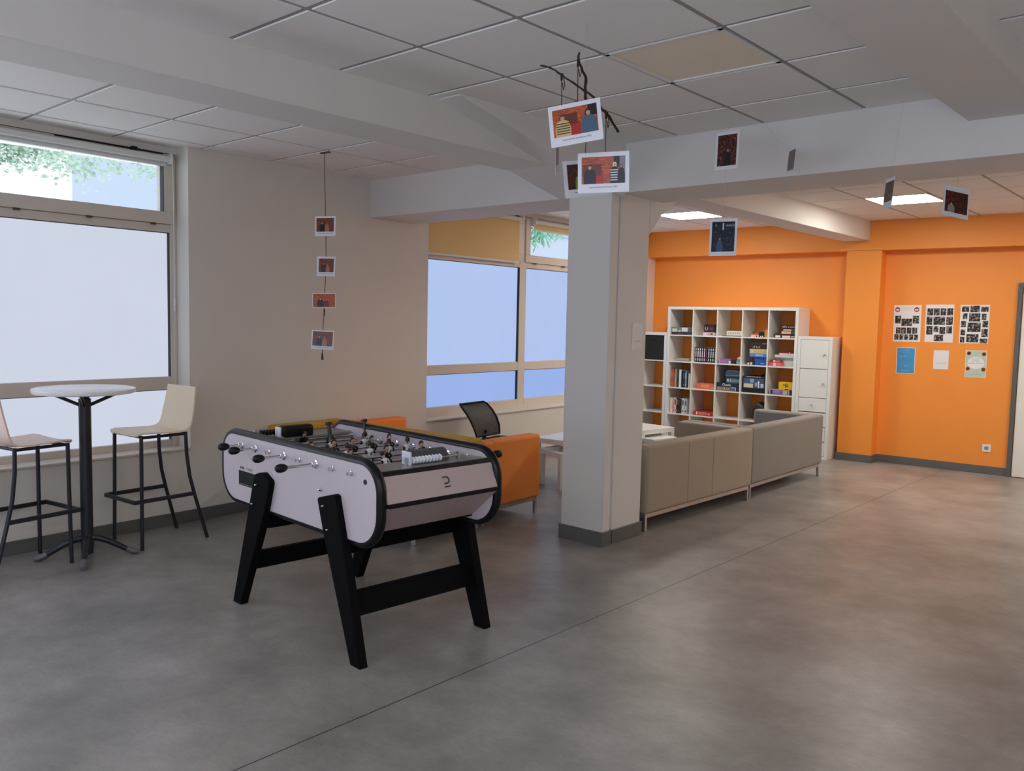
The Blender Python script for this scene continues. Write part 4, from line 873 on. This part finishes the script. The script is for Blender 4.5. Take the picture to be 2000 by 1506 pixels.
t, w, h = sheet('poster', 'small pale teal poster with orange flowers in its corners', 'poster', 3.979, 4.19, 1.067, 1.370, tilt=-.014)
MB().box(-w+.004, w-.004, -.0010, -.0005, -h+.004, h-.004).build('print', mat('teal_print', lin(190, 204, 190), .5, var=.08, scale=14), t)
b = MB(); b.prism([(.085*cos(a), .006+.075*sin(a)*(.8 if sin(a) < 0 else 1)) for a in [2*pi*i/24 for i in range(24)]], 'y', -.0014, -.0009); b.build('print', 'paper', t)
for sx, sz in ((-.072, .118), (.078, .112), (-.078, -.055), (.078, -.06)):
    b = MB()
    for k in range(7): a = 2*pi*k/7; b.lathe([(.0005, -.0018), (.012, -.0018), (.012, -.0009)], 8, o=(sx+.014*cos(a), 0, sz+.014*sin(a)), ax='y')
    b.build('flower_print', solid(238, 178, 112), t)
for k, (zz, wd_, sz, wr) in enumerate([(.055, .08, .012, [2, 6]), (.033, .085, .012, [8]), (.008, .15, .014, [6, 2, 4]), (-.085, .05, .010, [2, 2]), (-.115, .11, .009, [5, 2, 5])]): scribble(t, solid(110, 104, 96), face_mtx((0, -.0020, zz), (1, 0, .02), (0, 0, 1)), wd_, sz, wr, k+40)
# notice on the pillar side
t = thing('notice', 'white notice stuck on the side of the pillar', 'notice', tuple(cw(2.4785, 5.54, 1.497))); t.rotation_euler = (0, 0, -CA+pi/2)
MB().box(-.068, .068, -.0012, .0008, -.10, .10).build('sheet', 'paper', t)
scribble(t, 'inkgrey', face_mtx((0, -.0018, -.032), (1, 0, 0), (0, 0, 1)), .10, .009, [11], 51)
scribble(t, 'inkgrey', face_mtx((-.01, -.0018, -.092), (1, 0, 0), (0, 0, 1)), .075, .006, [4, 5], 52)

# ------------------------------------------------------------------ hanging photos
brick = brick_mat('photo_brick', lin(214, 104, 50), lin(164, 72, 34), lin(104, 44, 26), 38)
darkbg = speckle_mat('photo_dark', lin(40, 14, 14), lin(110, 44, 30), 50, .4, .7, .3)
bluebg = speckle_mat('photo_blue', lin(10, 16, 26), lin(40, 78, 120), 60, .52, .72, .3)
brick2 = brick_mat('photo_brick_dim', lin(150, 78, 44), lin(104, 50, 30), lin(64, 30, 22), 38)
redbg = speckle_mat('photo_red', lin(46, 10, 12), lin(176, 84, 70), 70, .5, .72, .3)
browbg = speckle_mat('photo_brown', lin(50, 38, 34), lin(130, 100, 84), 40, .4, .7, .3)
def card(label, c, r, u, w, h, bgm, pic=(.08, .92, .10, .80), people=(), cap=None, extra=()):
    o = thing('photo_print', label, 'photo'); o.matrix_world = face_mtx(c, r, u)
    MB().box(-w/2, w/2, -h/2, h/2, -.0004, .0004).build('card', 'print_', o)
    x0, x1, z0, z1 = -w/2+pic[0]*w, -w/2+pic[1]*w, h/2-pic[3]*h, h/2-pic[2]*h
    b = MB(); ms = [bgm]; b.box(x0, x1, z0, z1, .0003, .0008)
    W_, H_ = x1-x0, z1-z0; dz = [.0009]
    def poly(pts, col):
        ms.append(solid(*col, .3)); b.prism([(x0+p[0]*W_, z0+p[1]*H_) for p in pts], 'z', .0006, dz[0], len(ms)-1); dz[0] += .00005
    for (a, c_, e, g, col) in extra: poly([(a, e), (c_, e), (c_, g), (a, g)], col)
    for (px, hh, wd, top, hr, stripes) in people:
        asp = H_/W_
        bw_ = wd
        poly([(px-bw_*.22, hh*.58), (px+bw_*.22, hh*.58), (px+bw_*.21, hh*.88), (px+bw_*.12, hh*.83+bw_*.24/asp), (px-bw_*.12, hh*.83+bw_*.24/asp), (px-bw_*.21, hh*.88)], hr)
        poly([(px-bw_*.07, hh*.66), (px+bw_*.07, hh*.66), (px+bw_*.07, hh*.80), (px-bw_*.07, hh*.80)], (190, 140, 116))
        poly([(px-bw_*.5, 0), (px+bw_*.5, 0), (px+bw_*.52, hh*.35), (px+bw_*.40, hh*.66), (px+bw_*.15, hh*.74), (px-bw_*.15, hh*.74), (px-bw_*.40, hh*.66), (px-bw_*.52, hh*.35)], top)
        if stripes:
            for q in range(5): zz = hh*(.12+.11*q); poly([(px-bw_*.46, zz), (px+bw_*.46, zz), (px+bw_*.44, zz+hh*.045), (px-bw_*.44, zz+hh*.045)], stripes)
        hy, rx, ry = hh*.83, bw_*.15, bw_*.19/asp
        poly([(px+rx*.95*cos(k*pi/5), hy+ry*.95*sin(k*pi/5)) for k in range(10)], (206, 156, 132))
        poly([(px-rx, hy+ry*.25), (px-rx*.4, hy+ry*.62), (px+rx*.5, hy+ry*.55), (px+rx, hy+ry*.2), (px+rx*.9, hy+ry*.85), (px, hy+ry*1.18), (px-rx*.9, hy+ry*.85)], hr)
        for sg in (-1, 1): poly([(px+sg*rx*.38-rx*.12, hy), (px+sg*rx*.38+rx*.12, hy), (px+sg*rx*.38+rx*.12, hy+ry*.13), (px+sg*rx*.38-rx*.12, hy+ry*.13)], (40, 26, 24))
        poly([(px-rx*.3, hy-ry*.48), (px+rx*.3, hy-ry*.48), (px+rx*.3, hy-ry*.38), (px-rx*.3, hy-ry*.38)], (150, 70, 66))
    b.build('picture', ms, o)
    if cap: text('caption', cap, h*.052, 'ink', o, Matrix.Translation((0, -h/2+(1-pic[3])*h*.62, .0008)))
    return o
CAP = "Soirée de Noël de l'internat  2022"
P_ = (.075, .925, .11, .775)
card('largest hanging photo, two people against a brick wall, upper of the mobile', (3.9993, 2.7548, 2.3737), (.9291, .3453, .1328), (-.1327, -.0239, .9909), .21, .16, brick, P_,
     [(.22, .80, .34, (214, 184, 120), (96, 52, 36), (40, 30, 30)), (.80, .86, .34, (70, 96, 122), (44, 22, 18), None)], CAP, [(.36, .62, 0, .48, (176, 34, 34)), (.16, .56, .40, .80, (104, 44, 28)), (.80, 1.0, .60, 1.0, (24, 22, 20))])
card('hanging photo with a striped jumper wearer, in front of the pillar top', (4.0258, 2.9227, 2.2069), (.9316, .3630, .0165), (.0041, -.0558, .9984), .21, .16, brick, P_,
     [(.19, .74, .28, (22, 16, 18), (74, 36, 26), None), (.76, .84, .20, (30, 26, 28), (236, 226, 220), (226, 222, 218)), (.91, .76, .16, (18, 16, 18), (22, 16, 16), None)], CAP, [(.28, .50, 0, .50, (176, 34, 36)), (.02, .46, .30, .72, (108, 46, 28)), (.74, .88, .6, 1.0, (24, 22, 20)), (.87, 1, 0, 1, (128, 130, 138))])
card('hanging photo turned away behind the striped jumper one', (3.76, 3.19, 2.245), (.55, .82, .16), (.02, -.15, .98), .21, .16, darkbg, (.09, .91, .10, .78), [(.36, .74, .30, (110, 150, 40), (60, 40, 24), None)], CAP)
card('photo seen edge on at the left of the mobile', (3.8316, 2.8712, 2.2919), (-.5215, .8249, .2183), (.1201, -.1823, .9759), .21, .16, darkbg, P_)
card('dark red upright photo hanging in front of the cross beam', (3.8107, 4.5316, 2.5832), (.9914, -.1297, -.0154), (.016, .0031, .9999), .15, .21, redbg, (.09, .91, .08, .90), [(.55, .6, .34, (24, 12, 14), (50, 30, 26), None)])
card('small brownish photo almost edge on against the cross beam', (4.051, 4.8801, 2.5614), (.5785, -.8128, -.069), (.0843, -.0245, .9961), .15, .12, browbg, (.03, .97, .03, .97))
card('dark blue upright photo hanging before the orange wall', (3.832, 4.4799, 2.0932), (.9518, .3067, .0088), (-.0397, .0949, .9947), .15, .21, bluebg, (.08, .92, .08, .89), [(.36, .52, .26, (50, 84, 120), (20, 24, 30), None)], None, [(.14, .2, .84, .92, (120, 130, 136)), (.46, .52, .72, .95, (200, 206, 208)), (.60, .98, .84, .90, (120, 130, 136))])
card('edge on photo hanging in front of the right ceiling panel', (4.5719, 4.9704, 2.3457), (.5441, -.8388, -.0185), (.0643, .0197, .9977), .15, .165, browbg, (.04, .96, .12, .78))
card('dark photo with curled white border at the far right', (4.8911, 5.0689, 2.2864), (.7072, .686, -.1712), (-.0489, .289, .9561), .15, .175, darkbg, (.08, .95, .17, .86), [(.28, .5, .3, (150, 140, 130), (40, 26, 22), None)])
for lb, c, r, u, w, h, bgm, pp in [
    ('top photo of the four on the long string', (.7522, 4.149, 2.2807), (.8087, .5875, .0285), (-.0806, .0628, .9948), .156, .15, brick2, (.06, .92, .09, .78)),
    ('second photo from the top on the long string', (.7712, 4.1416, 1.9772), (.804, .5946, .0009), (-.0717, .0954, .9929), .14, .15, brick2, (.10, .92, .11, .80)),
    ('wide third photo from the top on the long string', (.7729, 4.1225, 1.7189), (.7506, .6605, .0199), (-.0852, .0669, .9941), .178, .112, brick, (.03, .97, .05, .95)),
    ('lowest photo on the long string', (.7817, 4.1021, 1.4191), (.8023, .5959, -.0348), (-.0226, .0884, .9958), .172, .145, brick2, (.06, .95, .06, .82))]:
    card(lb, c, r, u, w, h, bgm, pp, [(.34, .74, .30, (26, 20, 22), (50, 30, 24), (70, 60, 64) if w < .15 else None), (.60, .66, .24, (176, 110, 96) if h > .12 else (120, 30, 26), (110, 60, 50), None)], CAP if h > .12 else None)
# long string with a tassel
ls = MB(); ls.tube([(.70, 4.178, 2.838), (.745, 4.158, 2.28), (.765, 4.148, 1.98), (.766, 4.130, 1.72), (.776, 4.108, 1.42), (.776, 4.105, 1.30)], .0028, 6)
o = ls.build('hanging_string', 'cordm', None); tag(o, 'long brown string with four photos hanging by the window wall', 'string')
b = MB(); b.tube([(.776, 4.105, 1.325), (.776, 4.105, 1.30), (.780, 4.103, 1.268)], [.004, .008, .010], 8); b.build('tassel', 'cordm', o)
b = MB(); b.tube([(.766, 4.13, 1.655), (.778, 4.124, 1.64), (.782, 4.122, 1.60)], .0035, 6); b.build('knot', 'cordm', o)
b = MB(); b.box(.66, .76, 4.165, 4.19, 2.832, 2.841); b.build('hook', 'hinge', o)
# twig mobile
def wig(pts, r, seed):
    rnd = random.Random(seed); out = []; rr = []
    pts = [Vector(p) for p in pts]
    for k in range(len(pts)-1):
        for q in range(3):
            f_ = q/3; p = pts[k].lerp(pts[k+1], f_); out.append(tuple(p+Vector((rnd.uniform(-1, 1), rnd.uniform(-1, 1), rnd.uniform(-1, 1)))*.0018)); tt = (k+f_)/(len(pts)-1); rr.append(r[0]+(r[1]-r[0])*tt+rnd.uniform(-.0005, .0012))
    out.append(tuple(pts[-1])); rr.append(r[1]); return out, rr
tm = thing('twig_mobile', 'mobile of two crossed dark twigs hanging from the ceiling', 'mobile', (0, 0, 0))
p, r = wig([(3.8642, 2.7006, 2.601), (3.8884, 2.7323, 2.5968), (3.9189, 2.7668, 2.5705), (3.9513, 2.8027, 2.5421), (3.9839, 2.8389, 2.5156), (4.001, 2.8764, 2.4973), (4.0072, 2.9291, 2.4612), (4.0207, 2.963, 2.4358), (4.0377, 3.0096, 2.3811)], (.0028, .0058), 4)
MB().tube(p, r, 8).build('twig', 'twig', tm, smooth=True)
p, r = wig([(4.0955, 2.6276, 2.5908), (4.0712, 2.6575, 2.5711), (4.0501, 2.7166, 2.5607), (4.034, 2.7661, 2.5424), (3.9818, 2.8438, 2.517), (3.9245, 2.9319, 2.5079), (3.8746, 3.0189, 2.4932)], (.0035, .0065), 6)
MB().tube(p, r, 8).build('twig', 'twig', tm, smooth=True)
MB().tube([(3.982, 2.841, 2.522), (3.94, 2.90, 2.68), (3.90, 2.96, 2.838)], .0009, 5).build('thread', 'thread', tm)
for a, c in (((3.9189, 2.7668, 2.5705), (3.945, 2.735, 2.445)), ((4.0712, 2.6575, 2.5711), (4.0, 2.765, 2.448)), ((4.0157, 2.9471, 2.4455), (4.0303, 2.927, 2.278)), ((3.8746, 3.0189, 2.4932), (3.763, 3.178, 2.322)), ((3.9245, 2.9319, 2.5079), (3.845, 2.868, 2.37))):
    b = MB(); b.tube([a, c], .0016, 6); s_ = b.build('string', 'string', tm)
    A = Vector(a); b = MB(); b.tube([tuple(A+Vector((.006, 0, .006))), tuple(A+Vector((.008, .004, -.012))), tuple(A+Vector((.012, .006, -.04))), tuple(A+Vector((.008, .004, -.058))), tuple(A+Vector((.004, 0, -.03)))], .0018, 6); b.tube([tuple(A+Vector((0, 0, .007))), tuple(A-Vector((0, 0, .02)))], .0045, 6); b.build('knot', 'string', s_)
# pale threads of the further photos
def threads(label, paths):
    b = MB()
    for pth in paths: b.tube(pth, .0006, 5)
    o = b.build('hanging_thread', 'thread', None); tag(o, label, 'thread'); return o
threads('pale thread holding the dark red photo at the beam', [[(3.79, 4.60, 2.838), (3.8107, 4.5316, 2.686)]])
threads('faint thread between the dark red and the dark blue photo', [[(3.808, 4.531, 2.48), (3.826, 4.488, 2.196)]])
threads('faint thread with a loose end before the cross beam', [[(3.86, 4.80, 2.838), (3.95, 4.90, 2.70), (4.05, 4.88, 2.62)], [(3.965, 4.90, 2.688), (3.958, 4.90, 2.66), (3.955, 4.90, 2.615), (3.945, 4.90, 2.595)]])
threads('faint thread above the edge on photo by the ceiling panel', [[(4.62, 4.98, 2.838), (4.577, 4.972, 2.427)]])
threads('faint thread above the curled photo at the far right', [[(4.93, 5.02, 2.697), (4.889, 5.08, 2.37)]])
